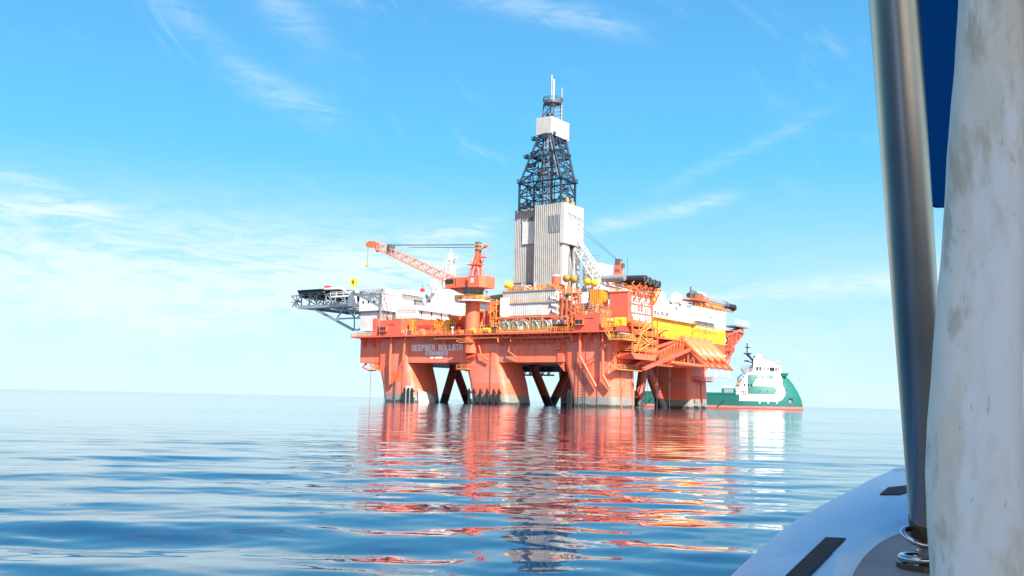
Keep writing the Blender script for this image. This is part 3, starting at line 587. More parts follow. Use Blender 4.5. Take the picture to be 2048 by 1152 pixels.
for y in (4.5, 27.5):
    part(hd, 'strut', MB().bar((-118, y, 31.3), (-98.5, y, 23.4), .75).bar((-98.5, y, 23.4), (-91, y, 23.4), .5).bar((-106.5, y, 27.3), (-91, y, 27.3), .5).bar((-106.5, y, 27.4), (-102.8, y, 31.2), .4)
         .bar((-102.0, y, 31.2), (-98.2, y, 27.4), .4).bar((-97, y, 27.3), (-93, y, 31.2), .35).bar((-96, y, 23.4), (-91.5, y, 27.3), .35).bar((-98.2, y, 23.4), (-98.2, y, 31), .3), 'steel')
part(hd, 'access_walkway', MB().box(-133, -129, 7, 9.5, 34.2, 34.8).rail([(-133, 7, 34.8), (-129, 7, 34.8)], 1.6, .12, 1.2).bar((-130.5, 7, 34.3), (-127.5, 5.5, 32.0), .25).bar((-127.5, 5.5, 32.0), (-127.5, 5.5, 36), .2).bar((-127.5, 5.5, 32), (-122, 5.5, 32.3), .15), 'white')
part(hd, 'access_stair', MB().box(-106.5, -97.8, 1.2, 2.6, 34.2, 34.7).rail([(-106.5, 1.2, 34.7), (-97.8, 1.2, 34.7)], 1.3, .14, 2.2, 2).bar((-103, 1.9, 37.8), (-99.5, 1.9, 35.6), .45).box(-109.5, -103, 1.2, 3.2, 37.0, 37.6).box(-99.6, -95.5, 1.2, 3.4, 35.4, 36.1).box(-98.5, -96.5, 1.4, 3.4, 31, 35.4), 'white2')
part(hd, 'red_locker', MB().box(-110, -108, 1.6, 3.0, 36.9, 38.4), 'rletter')
t = thing('foam_monitor', 'round yellow disc with a dark nozzle standing at the helideck corner', 'fire monitor', (-98.5, 4, 37))
part(t, 'disc', MB().tube((-98.5, 3.8, 39.4), (-98.7, 4.2, 39.4), 1.35, 20), 'yellow', True); part(t, 'nozzle', MB().tube((-98.5, 3.2, 39.6), (-98.5, 3.8, 39.5), .35, 8).bar((-98.4, 3.6, 38.6), (-98.4, 3.6, 40), .25), 'dgrey'); part(t, 'stand', MB().tube((-98.5, 4, 36.9), (-98.5, 4, 38.3), .3), 'yellow')

# ================================================================== pedestal crane
def crane_a():
    x, y = -40.5, -6.6
    t = thing('pedestal_crane', 'orange pedestal crane with its lattice boom reaching left towards the helideck', 'crane', (x, y, 19.7))
    part(t, 'pedestal', MB().tube((x, y, 20.1), (x, y, 30.2), 2.1, 24).tube((x, y, 30.2), (x, y, 31.2), 2.2, 24), 'orange', True)
    g = part(t, 'ring_walkway', MB().tube((x, y, 29.4), (x, y, 29.8), 5.2, 20), 'white')
    mb = MB(); rp = [(x + 5.1 * math.cos(R(a)), y + 5.1 * math.sin(R(a)), 29.8) for a in range(0, 361, 30)]; mb.rail(rp, 1.2, .1, 1.5)
    mb.box(x - 6, x - 4.5, y - 1, y + 1, 30, 31.6).box(x + 2.6, x + 4.4, y - 2, y, 29.8, 31.2); part(t, 'walkway_railing', mb, 'yrail')
    part(t, 'slew_ring', MB().tube((x, y, 31.2), (x, y, 32.0), 2.5, 24, rq=2.8).tube((x, y, 32.0), (x, y, 33.5), 2.6, 24, rq=3.6), 'dgrey', True)
    part(t, 'turntable', MB().prism([(x - 8.8, y - 2.2), (x + 4, y - 3.0), (x + 4, y + 3.0), (x - 8.8, y + 2.2)], 33.6, 34.1).prismy([(x - 7.4, 33.6), (x + 3.5, 33.6), (x + 1.5, 31.6), (x - 3, 31.8)], y - 1.6, y + 1.6), 'red')
    h = part(t, 'machinery_house', MB().prism([(x + .6, y - 3.4), (x + 4.6, y - 3.4), (x + 5.6, y - 1.4), (x + 5.6, y + 3), (x + .6, y + 3)], 33.4, 36.7), 'orange')
    part(h, 'access_door', MB().box(x + 1.6, x + 2.8, y - 3.46, y - 3.38, 34.6, 36.0), 'white')
    c = part(t, 'cab', MB().box(x - 8.6, x - 5.0, y - 2.2, y + .6, 34.1, 36.6), 'redor'); part(c, 'window', MB().box(x - 8.7, x - 5.6, y - 2.26, y - 2.18, 34.9, 36.2), 'glass')
    part(t, 'winch_house', MB().box(x - 4.6, x - .4, y - 2.4, y + 2.4, 34.1, 36.6), 'orange')
    part(t, 'roof_railing', MB().rail([(x + .6, y - 3.3, 36.7), (x + 4.6, y - 3.3, 36.7), (x + 5.5, y + 3, 36.7)], 1.1, .07).rail([(x - 8.6, y - 2.3, 36.6), (x - .4, y - 2.4, 36.6)], 1.0, .07), 'steel')
    mb = MB()
    for s in (-1, 1):
        mb.bar((x - 1.2, y + 1.2 * s, 34), (x + 1.4, y + .5 * s, 44.2), .5); mb.bar((x + 2.0, y + 1.0 * s, 36.6), (x + 1.7, y + .5 * s, 44.6), .55)
        mb.bar((x - .8, y + 1.3 * s, 38.6), (x + 2.8, y + 1.1 * s, 41.6), .22); mb.bar((x + 2.8, y + 1.2 * s, 38), (x - .2, y + 1.2 * s, 41.4), .22)
    mb.box(x - 1.4, x + 2.6, y - 1.5, y + 1.7, 40.2, 40.5).box(x + 2.6, x + 4.4, y - .8, y + .8, 42.2, 42.5).rail([(x + 2.6, y - .8, 42.5), (x + 4.6, y - .8, 42.5)], .9, .08)
    part(t, 'mast', mb, 'orange')
    part(t, 'mast_head', MB().box(x + .9, x + 2.1, y - .8, y + .8, 44.1, 46.9), 'dgrey')
    for z in (44.8, 45.9): part(t, 'mast_stripe', MB().box(x + .85, x + 2.15, y - .85, y + .85, z, z + .45), 'contor')
    part(t, 'mast_arm', MB().bar((x + 2.4, y, 44.8), (x + 5.2, y, 45.8), .35).bar((x + 3.6, y, 45.2), (x + 6.1, y, 44.8), .2).sphere((x + 4.2, y, 45.7), .55, 8, 6), 'orange')
    b = part(t, 'boom', MB().lattice((x - 7.5, y, 36.0), (x - 38.6, y, 48.8), 2.3, 2.0, 19, .13, (0, 1, 0), .24).lattice((x - 4.5, y, 34.8), (x - 7.5, y, 36.0), 1.2, 2.3, 1, .3, (0, 1, 0)), 'boompaint')
    part(b, 'boom_tip', MB().prismy([(x - 38.2, 47.7), (x - 42.3, 48.5), (x - 42.6, 49.6), (x - 41, 50.3), (x - 38.2, 49.9)], y - .9, y + .9).prismy([(x - 39.0, 47.8), (x - 37.8, 47.6), (x - 37.6, 46.7), (x - 38.4, 46.7)], y - .4, y + .4), 'redor')
    part(b, 'boom_hoist_sheave', MB().box(x - 33.2, x - 32.0, y - 1.2, y + 1.2, 46.1, 48.6), 'dgrey')
    mb = MB()
    for s in (-.7, .7): mb.tube((x - 32.6, y + s, 48.5), (x + 1.2, y + s, 46.2), .075, 5); mb.tube((x - 25, y + s, 47.3 + s * .1), (x + 1.2, y + s, 45.4), .06, 5)
    part(t, 'boom_rope', mb, 'dgrey')
    part(t, 'hoist_rope', MB().tube((x - 42.3, y, 48.8), (x - 42.3, y, 43.2), .06, 5), 'dgrey')
    part(t, 'hook', MB().sphere((x - 42.3, y, 42.8), .5, 10, 8).box(x - 42.6, x - 42.0, y - .2, y + .2, 42.9, 43.8), 'contye')
crane_a()
def crane_b():
    x, y = -6.0, 17.3
    t = thing('pedestal_crane', 'orange crane behind the red name tower, its pale boom rising behind the derrick', 'crane', (x, y, 20))
    part(t, 'pedestal', MB().tube((x, y, 20), (x, y, 31.6), 2.0, 20), 'orange', True)
    part(t, 'turntable', MB().tube((x, y, 31.6), (x, y, 33.0), 2.2, 16, rq=4.6).box(x - 4.5, x + 3.5, y - 3, y + 3, 33.0, 33.6), 'red')
    part(t, 'platform_railing', MB().rail([(x - 4.5, y - 3, 33.6), (x + 3.5, y - 3, 33.6), (x + 3.5, y + 3, 33.6)], 1.3, .12, 1.2), 'orail')
    part(t, 'cab', MB().box(x - 1.5, x + 1.6, y - 2, y + 1, 33.6, 35.4), 'orange')
    part(t, 'mast', MB().bar((x - .6, y, 35), (x + .1, y, 42), 1.5).bar((x + 1.2, y, 35), (x + .5, y, 42), 1.3), 'orange')
    part(t, 'mast_head', MB().box(x - .5, x + 1.1, y - .8, y + .8, 41.2, 42.9).box(x + .8, x + 2.1, y - .5, y + .5, 40.4, 41.6).box(x - .5, x + 1.0, y - .82, y + .82, 39.3, 39.9), 'dgrey')
    part(t, 'aerial', MB().tube((x + 3.2, y, 38), (x + 3.2, y, 43.2), .07, 5), 'dgrey')
    part(t, 'boom', MB().lattice((x - 4.0, y + 2, 33.0), (x - 28.5, y + 8.5, 63.0), 2.6, 2.2, 20, .2, (0, 1, 0), .35), 'white')
    part(t, 'boom_rope', MB().tube((x + .2, y - .3, 42.6), (x - 28, y + 8.3, 64), .07, 5).tube((x + .2, y + .3, 42.2), (x - 27, y + 8.3, 61), .07, 5), 'dgrey')
crane_b()

# ================================================================== derrick
dk = thing('derrick', 'tall drilling derrick, grey ribbed cladding below and blue-black lattice above', 'derrick', (-32, 21, 33))
mb = MB().box(-42.3, -33.4, 16.2, 25, 33, 60.4).box(-33.4, -24, 14, 25, 33, 60.8)
part(dk, 'cladding', mb, 'grey')
mb = MB(); ribbed_x(mb, -42.3, -33.5, 16.2, 37.5, 60.35, .66); ribbed_x(mb, -33.3, -24.1, 14, 33, 60.75, .66)
part(dk, 'cladding_ribs', mb, 'greyp')
mb = MB().box(-24.05, -22.7, 13.9, 25.3, 48.6, 60.9); ribbed_y(mb, 14, 25.2, -22.7, 48.6, 60.9, .5, .05); part(dk, 'overhanging_windwall', mb, 'greyp')
part(dk, 'corner_sheet', MB().prism([(-24.3, 14), (-23.9, 13.8), (-22.7, 13.88), (-24, 14.2)], 48.6, 60.7), 'greyp')
mb = MB().box(-24, -23.3, 14.4, 17.9, 33, 48.7).box(-24, -23.3, 21.0, 24.4, 33, 48.7); part(dk, 'door_pillar', mb, 'greyp')
part(dk, 'door_opening', MB().box(-24.0, -23.8, 17.9, 21.0, 33, 48.7), 'black')
part(dk, 'inner_bars', MB().bar((-23.6, 18.4, 48), (-23.6, 20.6, 39), .3).bar((-23.6, 19, 46), (-23.6, 19.4, 33), .3), 'greyp')
part(dk, 'banner', MB().box(-39.0, -33.6, 15.7, 15.95, 49.4, 56.4), 'white')
mb = MB()
for i in range(8): mb.box(-42.1 + i * 1.1, -41.6 + i * 1.1, 15.9, 16.1, 33.2, 37.5)
part(dk, 'louvre', MB().box(-42.35, -33.5, 15.95, 16.1, 33.2, 37.4), 'dgrey'); part(dk, 'louvre_blades', mb, 'grey')
mb = MB()
for i in range(9): mb.bar((-28.0 + i * .48, 13.8, 57.4), (-27.7 + i * .48, 13.8, 52.0), .16)
part(dk, 'louvre_blades', mb, 'steel')
# remains of lettering near the top of the panels
for i, (a, b_) in enumerate(((-39.6, 57.8), (-38.3, 57.9), (-37.0, 57.6), (-36.0, 57.9), (-35.0, 58.2))):
    part(dk, 'letter', MB().box(a, a + .3, 15.92, 16.04, b_ - 1.6, b_ - .3).box(a, a + .95, 15.92, 16.04, b_ - .3, b_), 'dgrey')
for i, y in enumerate((16.2, 17.5, 18.8, 20.1, 21.4, 22.7, 24.0)):
    z = 58.2 - .15 * i; part(dk, 'letter', MB().box(-22.66, -22.55, y, y + .16, z - 2, z - .2).box(-22.66, -22.55, y, y + .8, z - .2, z).box(-22.66, -22.55, y + .7, y + .86, z - 1.3, z - .2), 'steel')
# lattice tower
def ring(z):
    if z <= 68.5: k = 0
    else: k = (z - 68.5) / (84.0 - 68.5)
    return (-39.6 + 5.8 * k, -24.4 - 5.3 * k, 14.6 + 2.0 * k, 22.8 + 2.4 * k)
def corners(z):
    a, b, c, d = ring(z); return [Vector((a, c, z)), Vector((b, c, z)), Vector((b, d, z)), Vector((a, d, z))]
br = MB(); zs = [60, 64.2, 68.5, 72.6, 76.6, 80.4, 84.0]
for z0, z1 in zip(zs, zs[1:]):
    a = corners(z0); b = corners(z1)
    for k in range(4):
        k2 = (k + 1) % 4; br.bar(b[k], b[k2], .34)
        m1 = (a[k] + a[k2]) / 2; m2 = (b[k] + b[k2]) / 2
        br.bar(a[k], m2, .28); br.bar(a[k2], m2, .28); br.bar((a[k] + b[k]) / 2, (a[k] * .25 + a[k2] * .25 + m2 * .5), .22); br.bar((a[k2] + b[k2]) / 2, (a[k2] * .25 + a[k] * .25 + m2 * .5), .22)
        br.bar(m1, m2, .25)
for k in range(4): part(dk, 'lattice_leg', MB().bar(corners(60)[k], corners(68.5)[k], .55).bar(corners(68.5)[k], corners(84)[k], .5), 'derrick')
part(dk, 'lattice_brace', br, 'derrick')
mb = MB()
for z, o_ in ((68.5, .6), (60.9, .1), (77, .2)):
    a, b, c, d = ring(z); a -= o_; b += o_; c -= o_; d += o_
    mb.box(a, b, c, c + 1.1, z - .15, z + .1).box(a, b, d - 1.1, d, z - .15, z + .1).box(a, a + 1.1, c, d, z - .15, z + .1).box(b - 1.1, b, c, d, z - .15, z + .1)
    mb.rail([(a, c, z), (b, c, z), (b, d, z), (a, d, z), (a, c, z)], 1.2, .1, 1.4)
part(dk, 'platform', mb, 'derrick')
mb = MB()
for i in range(60):
    z = rnd(60.5, 84); a, b, c, d = ring(z); x = rnd(a + .8, b - .8); y = rnd(c + .8, d - .8)
    if random.random() < .5: mb.box(x, x + rnd(.3, 1.6), y, y + rnd(.3, 1.2), z, z + rnd(.3, 1.8))
    else: mb.bar((x, y, z), (x + rnd(-2, 2), y + rnd(-2, 2), z + rnd(-2, 3)), .25)
for x, y in ((-34, 19), (-31.5, 20), (-33, 23), (-30.5, 18.5)): mb.bar((x, y, 60.5), (x, y, 83), .3)
part(dk, 'inner_machinery', mb, 'derrick')
mb = MB()
for x, y in ((-31.6, 15.2), (-30.4, 15.2)): mb.bar((x + .4, y, 60), (x, y + 1.0, 84), .3)
for i in range(22): z = 61 + i; mb.bar((-31.3, 15.3 + i * .04, z), (-30.0, 15.3 + i * .04, z), .12)
part(dk, 'ladder', mb, 'steel')
part(dk, 'guide_rail', MB().bar((-28.6, 15.0, 60), (-30.6, 16.2, 83), .5).bar((-25.4, 14.8, 68.5), (-30.0, 16.6, 83), .55), 'steel')
for p in ((-24.6, 17.5, 61.2, 1.0, 2.6), (-24.4, 20, 61, 1.4, 1.4), (-32.6, 16.4, 71, .9, 3.0), (-29.5, 15.2, 64.5, .7, 2.4)):
    part(dk, 'yellow_block', MB().box(p[0], p[0] + p[3] * .7, p[1], p[1] + p[3] * .7, p[2], p[2] + p[4] * .8), 'yrail')
for (x, y, z, w) in ((-39.0, 15.6, 76.6, 1.8), (-37.6, 15.2, 73.5, 1.4), (-36.2, 15.6, 82, 1.4)):
    part(dk, 'fingerboard', MB().box(x, x + w, y, y + w, z, z + .3).rail([(x, y, z), (x + w, y, z)], 1.1, .12, 1).bar((x + w, y + .5, z), (x + w + 2, y + 1, z - 1.8), .25).box(x + .4, x + 1.3, y + .3, y + 1.2, z + .3, z + 1.1), 'derrick')
part(dk, 'crown_windwall', MB().box(-34.9, -29.4, 16.2, 16.5, 83.6, 89.0).box(-29.7, -29.4, 16.5, 27.0, 83.4, 89.1).box(-34.9, -34.6, 16.5, 27.0, 83.6, 88.9).box(-34.9, -29.4, 26.7, 27.0, 83.5, 88.9).box(-34.8, -29.6, 16.4, 26.8, 88.3, 88.5), 'greyp')
part(dk, 'crown_block', MB().box(-34.5, -29.9, 16.6, 26.6, 82.9, 84.6).sphere((-31.5, 18.4, 90.0), 1.1, 12, 8).box(-32.6, -30.2, 15.4, 16.4, 82.0, 83.6), 'derrick')
for s in ((-34.0, 18), (-29.6, 18), (-34.0, 22), (-29.6, 22)): part(dk, 'crown_post', MB().bar((s[0], s[1], 88.5), (s[0] + (1.0 if s[0] < -32 else -1.0) * .4, s[1] + .4, 94.0), .3), 'dgrey')
mb = MB().bar((-33.6, 18, 90), (-30, 18, 93.6), .25).bar((-30, 18, 90), (-33.6, 18, 93.6), .25); part(dk, 'crown_frame', mb, 'dgrey')
part(dk, 'crown_platform', MB().tube((-31.4, 20, 94.0), (-31.4, 20, 94.8), 2.9, 12).rail([(-31.4 + 3.1 * math.cos(R(a)), 20 + 3.1 * math.sin(R(a)), 94.8) for a in range(0, 361, 40)], 1.1, .12), 'dgrey')
part(dk, 'topmast', MB().tube((-31.2, 20, 94.5), (-31.2, 20, 102.0), .34, 8).tube((-31.9, 20, 94.5), (-31.9, 20, 103.6), .12, 6), 'white2')
mb = MB().tube((-29.6, 22.4, 88.4), (-29.6, 22.4, 99.6), .28, 6).bar((-30.4, 20.4, 95), (-30.6, 18.8, 88.4), .3)
for k in range(5): mb.bar((-29.6, 22.4, 90.0 + k * 1.3), (-30.5, 19.0 + k * .3, 89.2 + k * 1.3), .2)
part(dk, 'side_mast', mb, 'steel')

# ================================================================== drill floor substructure and modules around it
sb = thing('drill_floor_house', 'pale ribbed two-step housing under the derrick', 'building', (-24, 8, 20))
mb = MB().box(-33.5, -15.2, -1.5, 14, 29.2, 32.6); ribbed_x(mb, -33.5, -15.3, -1.5, 29.3, 32.4, .7, .1); ribbed_y(mb, -1.4, 13.9, -15.2, 29.3, 32.4, .9); part(sb, 'upper_step', mb, 'greyp')
mb = MB().box(-33.2, -14.2, -3.2, 14, 25.3, 28.9); ribbed_x(mb, -31.3, -18.6, -3.2, 25.4, 28.7, .7, .1); part(sb, 'lower_step', mb, 'white')
part(sb, 'corner_tower', MB().box(-32.4, -29.9, -4.2, -3.2, 25.0, 30.6), 'white2')
part(sb, 'step_railing', MB().rail([(-33.4, -3.1, 28.9), (-14.4, -3.1, 28.9), (-14.4, 6, 28.9)], 1.1, .1).rail([(-33.4, -1.4, 32.6), (-15.4, -1.4, 32.6), (-15.4, 12, 32.6)], 1.1, .1), 'yrail')
part(sb, 'roof_trim', MB().box(-33.7, -15.0, -1.8, 14.2, 32.4, 32.7).box(-33.4, -14.0, -3.5, -1.5, 28.7, 28.95), 'steel')
mb = MB()
for i in range(30):
    x = rnd(-33, -16); mb.box(x, x + rnd(.4, 1.4), -1 + rnd(0, 8), 8.2, 32.6, 32.7 + rnd(.5, 2.0))
part(sb, 'roof_equipment', mb, 'redor')
part(sb, 'pipe_deck_frame', MB().box(-34, -14, -3.4, 12, 24.7, 25.2).box(-34, -33.4, -3.4, -2.8, 20.1, 24.7).box(-27, -26.5, -3.3, -2.8, 20.1, 24.7).box(-20.5, -20, -3.3, -2.8, 20.1, 24.7).box(-33, -15, 0, 12, 20.2, 24.7), 'red')
t = thing('storage_tank', 'upright pink-red cylinder on the pale housing at the foot of the derrick', 'tank', (-18.6, 4, 32.7))
part(t, 'shell', MB().tube((-18.6, 4, 32.7), (-18.6, 4, 37.0), 1.3, 18), 'red', True); part(t, 'lid', MB().tube((-18.6, 4, 37.0), (-18.6, 4, 37.6), 1.3, 18, rq=.5), 'white', True)
t = thing('yellow_dish', 'yellow drum tipped up at the left corner of the pale housing roof', 'drum', (-32, 0, 32.7))
part(t, 'drum', MB().tube((-33.2, -.6, 35.2), (-31.4, .6, 34.2), 1.15, 16), 'yellow', True); part(t, 'stand', MB().bar((-32.3, 0, 32.7), (-32.3, 0, 34.4), .3), 'dgrey')
t = thing('grey_hatch_box', 'small grey box beside the yellow drum in front of the derrick louvres', 'box', (-29.8, 1, 32.7))
part(t, 'box', MB().prismy([(-31, 32.7), (-28.2, 32.7), (-28.2, 35.2), (-30.2, 35.2), (-31, 34)], 0, 2), 'steel'); part(t, 'hood', MB().box(-31.1, -28.1, -.1, .2, 34.9, 35.3), 'dgrey')
# manifold pipework in front of the drill floor
pw = thing('pipe_manifold', 'tangle of orange and dark pipes under the pale ribbed housing', 'pipework', (-24, -4, 20))
mb = MB(); m2 = MB()
for k in range(5): mb.tube((-33.5, -3.9 - .2 * (k % 2), 21 + k * .85), (-10 + rnd(-3, 3), -3.9 - .2 * (k % 2), 21 + k * .85), .13, 6)
for i in range(46):
    x = rnd(-33, -9); z = rnd(20.2, 24.5); (mb if i % 3 else m2).tube((x, -4.1, z), (x + rnd(-.3, .3), -4.1, min(25, z + rnd(.6, 2.4))), rnd(.09, .2), 6)
for i in range(26):
    x = rnd(-33, -10); z = rnd(22.5, 24.6); m2.box(x, x + rnd(.2, .7), -4.7, -4.0, z, z + rnd(.2, .5))
part(pw, 'orange_pipe', mb, 'redor'); part(pw, 'dark_pipe', m2, 'dgrey')
part(pw, 'frame', MB().rail([(-34, -5, 20.2), (-9, -5, 20.2)], 4.5, .18, 4.0, 3), 'orail')
# hose reels
def reel(x, label):
    t = thing('hose_reel', label, 'hose reel', (x, -6.6, 20.2), 'hose reels in a row under the pale housing')
    part(t, 'drum', MB().tube((x, -7.7, 22.0), (x, -5.7, 22.0), 1.15, 20), 'copper', True)
    part(t, 'flange', MB().torus((x, -7.8, 22.0), (0, 1, 0), 1.5, .16, 24, 6).torus((x, -5.6, 22.0), (0, 1, 0), 1.5, .16, 24, 6).tube((x, -7.85, 22.0), (x, -7.75, 22.0), .4, 10), 'steel')
    part(t, 'frame', MB().bar((x - 1.5, -7.8, 20.2), (x - 1.5, -7.8, 22), .18).bar((x + 1.5, -7.8, 20.2), (x + 1.5, -7.8, 22), .18).bar((x - 1.6, -8, 20.4), (x + 1.6, -8, 20.4), .25).bar((x, -7.9, 20.3), (x, -7.9, 23.4), .1), 'yrail')
    return t
for x, l in ((-28.3, 'hose reel nearest the crane, leftmost of the row'), (-25.2, 'second hose reel from the left with orange hose'), (-22.1, 'middle hose reel of the row with a white plate'), (-18.6, 'fourth hose reel from the left, greenish drum'), (-15.2, 'hose reel at the right end of the row by the winch gear')):
    reel(x, l)
solo('notice_plate', MB().box(-22.9, -21.6, -8.0, -7.92, 20.8, 21.8), 'white', 'small white plate on the front of the middle hose reel', 'sign', (-22.2, -8, 20.8))
# red/orange blocks along the near edge
def cabin(x0, x1, y0, y1, z0, z1, wx, wz, label):
    t = thing('deck_cabin', label, 'cabin', ((x0 + x1) / 2, y0, z0), 'orange cabins on the deck edge')
    part(t, 'wall', MB().box(x0, x1, y0, y1, z0, z1), 'red')
    w = part(t, 'window', MB().box(wx, wx + 2.6, y0 - .7, y0 - .05, wz, wz + 1.7), 'orange'); part(w, 'pane', MB().box(wx + .2, wx + 1.3, y0 - .76, y0 - .69, wz + .35, wz + 1.4).box(wx + 1.5, wx + 2.4, y0 - .76, y0 - .69, wz + .35, wz + 1.4), 'glass')
    part(t, 'roof_railing', MB().rail([(x0, y0, z1), (x1, y0, z1), (x1, y1, z1)], 1.1, .1), 'orail')
    part(t, 'stiffener', MB().box(x1 + .0, x1 + .15, y0 + 1, y0 + 1.2, z0, z1).box(x0 + 3, x0 + 6, y0 - .12, y0 - .01, z0 + 3.3, z0 + 3.6), 'red'); return t
cabin(-74.6, -66.0, -8.6, -2.5, 20.2, 24.9, -74.0, 21.4, 'orange cabin with a square window below the white accommodation block')
cabin(-4.6, 3.2, -8.4, -2.5, 20.2, 24.6, -4.2, 21.7, 'orange cabin with a dark window on the near corner of the rig')
part(rig, 'deck_post', MB().box(-78.2, -76.6, -8, -6.8, 20.1, 25.6).box(-77.8, -77.0, -8.1, -7.9, 23.5, 25), 'red')
t = thing('control_cabinet', 'wide orange locker with a red panel between cabin and containers', 'cabinet', (-60, -4, 20.2))
part(t, 'body', MB().box(-63.4, -55.0, -5.8, -2, 20.2, 24.8), 'redor'); part(t, 'panel', MB().box(-61.8, -56.4, -5.95, -5.79, 22.2, 23.2), 'rletter'); part(t, 'door', MB().box(-64.6, -63.4, -6.5, -4, 20.2, 25.0), 'contor')
def container(x0, x1, m, label):
    t = thing('shipping_container', label, 'container', ((x0 + x1) / 2, -5, 20.2), 'containers on the deck edge')
    mb = MB().box(x0, x1, -6.5, -2.2, 20.3, 24.0); ribbed_x(mb, x0 + .2, x1 - .2, -6.5, 20.6, 23.8, .6, .14); part(t, 'shell', mb, m)
    part(t, 'frame', MB().box(x0 - .1, x0 + .15, -6.7, -6.4, 20.2, 24.1).box(x1 - .15, x1 + .1, -6.7, -6.4, 20.2, 24.1).box(x0, x1, -6.7, -6.4, 23.85, 24.1), m)
container(-54.6, -51.6, 'contor', 'deep orange ribbed container right of the orange locker'); container(-51.3, -49.0, 'contye', 'narrow amber container, second of the pair')
t = thing('red_rack', 'low red rack with rails right of the amber container', 'rack', (-47, -5, 20.2))
part(t, 'panel', MB().box(-48.8, -46.9, -6.2, -3, 21.2, 23.6), 'rletter'); part(t, 'rails', MB().rail([(-48.9, -6.6, 20.2), (-46.6, -6.6, 20.2)], 3.2, .12, .6), 'yrail')
solo('red_block_house', MB().box(-55, -47.0, 1.5, 7, 20.2, 26.5), 'red', 'plain pinkish red deck box left of the crane pedestal', 'deck box', (-51, 4, 20.2))
t = thing('cement_module', 'tall orange-red module with rounded front just right of the crane pedestal', 'module', (-37, 4, 20.2))
part(t, 'wall', MB().prism([(-40.8, 0), (-35.5, 0), (-34.8, .8), (-34.8, 9), (-40.8, 9)], 20.2, 27.4), 'red')
part(t, 'upper_hood', MB().prismy([(-39.0, 26.6), (-39.0, 29.0), (-37.5, 30.2), (-33.5, 30.2), (-33.5, 27.5), (-35, 26.2)], -1, 7), 'orange')
part(t, 'column_pipe', MB().tube((-38.2, -1.2, 20.2), (-38.2, -1.2, 27.5), .8, 14).tube((-38.2, -1.2, 20.2), (-38.2, -1.2, 21), 1.2, 14), 'orange', True)
part(t, 'side_pipe', MB().tube((-41.8, -.5, 20.2), (-41.8, -.5, 27.0), .9, 12), 'orange', True)
t = thing('scaffold_tower', 'yellow-orange scaffold stair beside the pale housing', 'scaffold', (-33.8, -4, 20.2))
mb = MB()
for z in (20.2, 22.4, 24.6, 26.8, 28.6): mb.box(-35.6, -33.4, -4.5, -1, z, z + .12).rail([(-35.6, -4.5, z), (-33.4, -4.5, z)], 1.1, .1, .8)
for x in (-35.6, -33.5): mb.bar((x, -4.5, 20.2), (x, -4.5, 30.2), .2)
mb.bar((-35.6, -4.4, 20.3), (-33.5, -4.4, 24.6), .25).bar((-33.5, -4.4, 24.6), (-35.6, -4.4, 28.6), .25).bar((-33.3, -4.6, 21), (-31.6, -4.6, 25.4), .4); part(t, 'stair', mb, 'yrail'); part(t, 'foot_box', MB().box(-36.4, -32.4, -6.2, -4.8, 20.2, 22), 'black')
t = thing('covered_pipe_rack', 'olive and grey tarpaulin cover over a rack between crane and derrick', 'cover', (-52, 30, 33))
part(t, 'cover', MB().prismy([(-57, 34.1), (-40, 33.4), (-40, 36.0), (-46, 35.8), (-57, 35.0)], 24, 30), 'olive'); part(t, 'frame', MB().box(-57, -40, 23.9, 30, 33.1, 33.4).bar((-56, 24, 20), (-56, 24, 33.2), .4).bar((-44, 24, 20), (-44, 24, 33.2), .4), 'dgrey')
def ball(name, c, r, label):
    t = thing(name, label, 'floodlight', (c[0], c[1], c[2] - 4), 'yellow globe lamps in front of the derrick')
    part(t, 'globe', MB().sphere(c, r, 14, 10), 'gold' if 'derrick door' in label else 'yellow', True); part(t, 'pole', MB().bar((c[0], c[1], c[2] - 5.0), (c[0], c[1], c[2] - r), .35), 'white'); return t
ball('globe_lamp', (-14.0, 2, 36.0), 1.1, 'dark yellow globe lamp left of the derrick door opening'); ball('globe_lamp', (-11.6, 2, 35.6), 1.1, 'yellow globe lamp just under the derrick door opening')
ball('globe_lamp', (-7.6, 3, 34.9), 1.0, 'bright yellow globe lamp, third from the left'); ball('globe_lamp', (-5.4, 3, 34.4), 1.0, 'bright yellow globe lamp nearest the red name tower')
# bell nipple / choke gear: the orange clutter right of the pale housing
ck = thing('choke_platform', 'cluttered orange platform of frames and pipes between pale housing and name tower', 'platform', (-6, 2, 20))
mb = MB(); m2 = MB(); m3 = MB()
for (x0, x1, y0, y1, z) in ((-13.8, -7.5, -2, 6, 31.4), (-13.5, -2, -2, 6, 27.2), (-9, 2, -3, 8, 24.6), (-13.5, -9, -4, 4, 23.2)):
    mb.box(x0, x1, y0, y1, z - .25, z).rail([(x0, y0, z), (x1, y0, z), (x1, y1, z)], 1.1, .12, 1.2)
    for x in np.linspace(x0 + .2, x1 - .2, 4): mb.bar((x, y0 + .2, 20.2), (x, y0 + .2, z), .3)
for i in range(90):
    x = rnd(-13.8, 1.5); z = rnd(20.4, 31); 
    if x > -7 and z > 28: continue
    k = random.random(); y = rnd(-3.2, 1)
    if k < .35: part(ck, 'pipe', MB().tube((x, y, z), (x + rnd(-2, 2), y, z), rnd(.12, .35), 6), 'redor' if i % 4 else 'white')
    elif k < .7: part(ck, 'pipe', MB().tube((x, y, z), (x, y, z + rnd(.6, 2.6)), rnd(.12, .3), 6), 'redor' if i % 3 else 'yrail')
    elif k < .85: part(ck, 'fitting', MB().box(x, x + rnd(.3, .9), y - .3, y + .5, z, z + rnd(.3, 1.0)), 'dgrey')
    else: part(ck, 'brace', MB().bar((x, y, z), (x + rnd(-2, 2), y, z + rnd(-2, 2)), .2), 'orail')
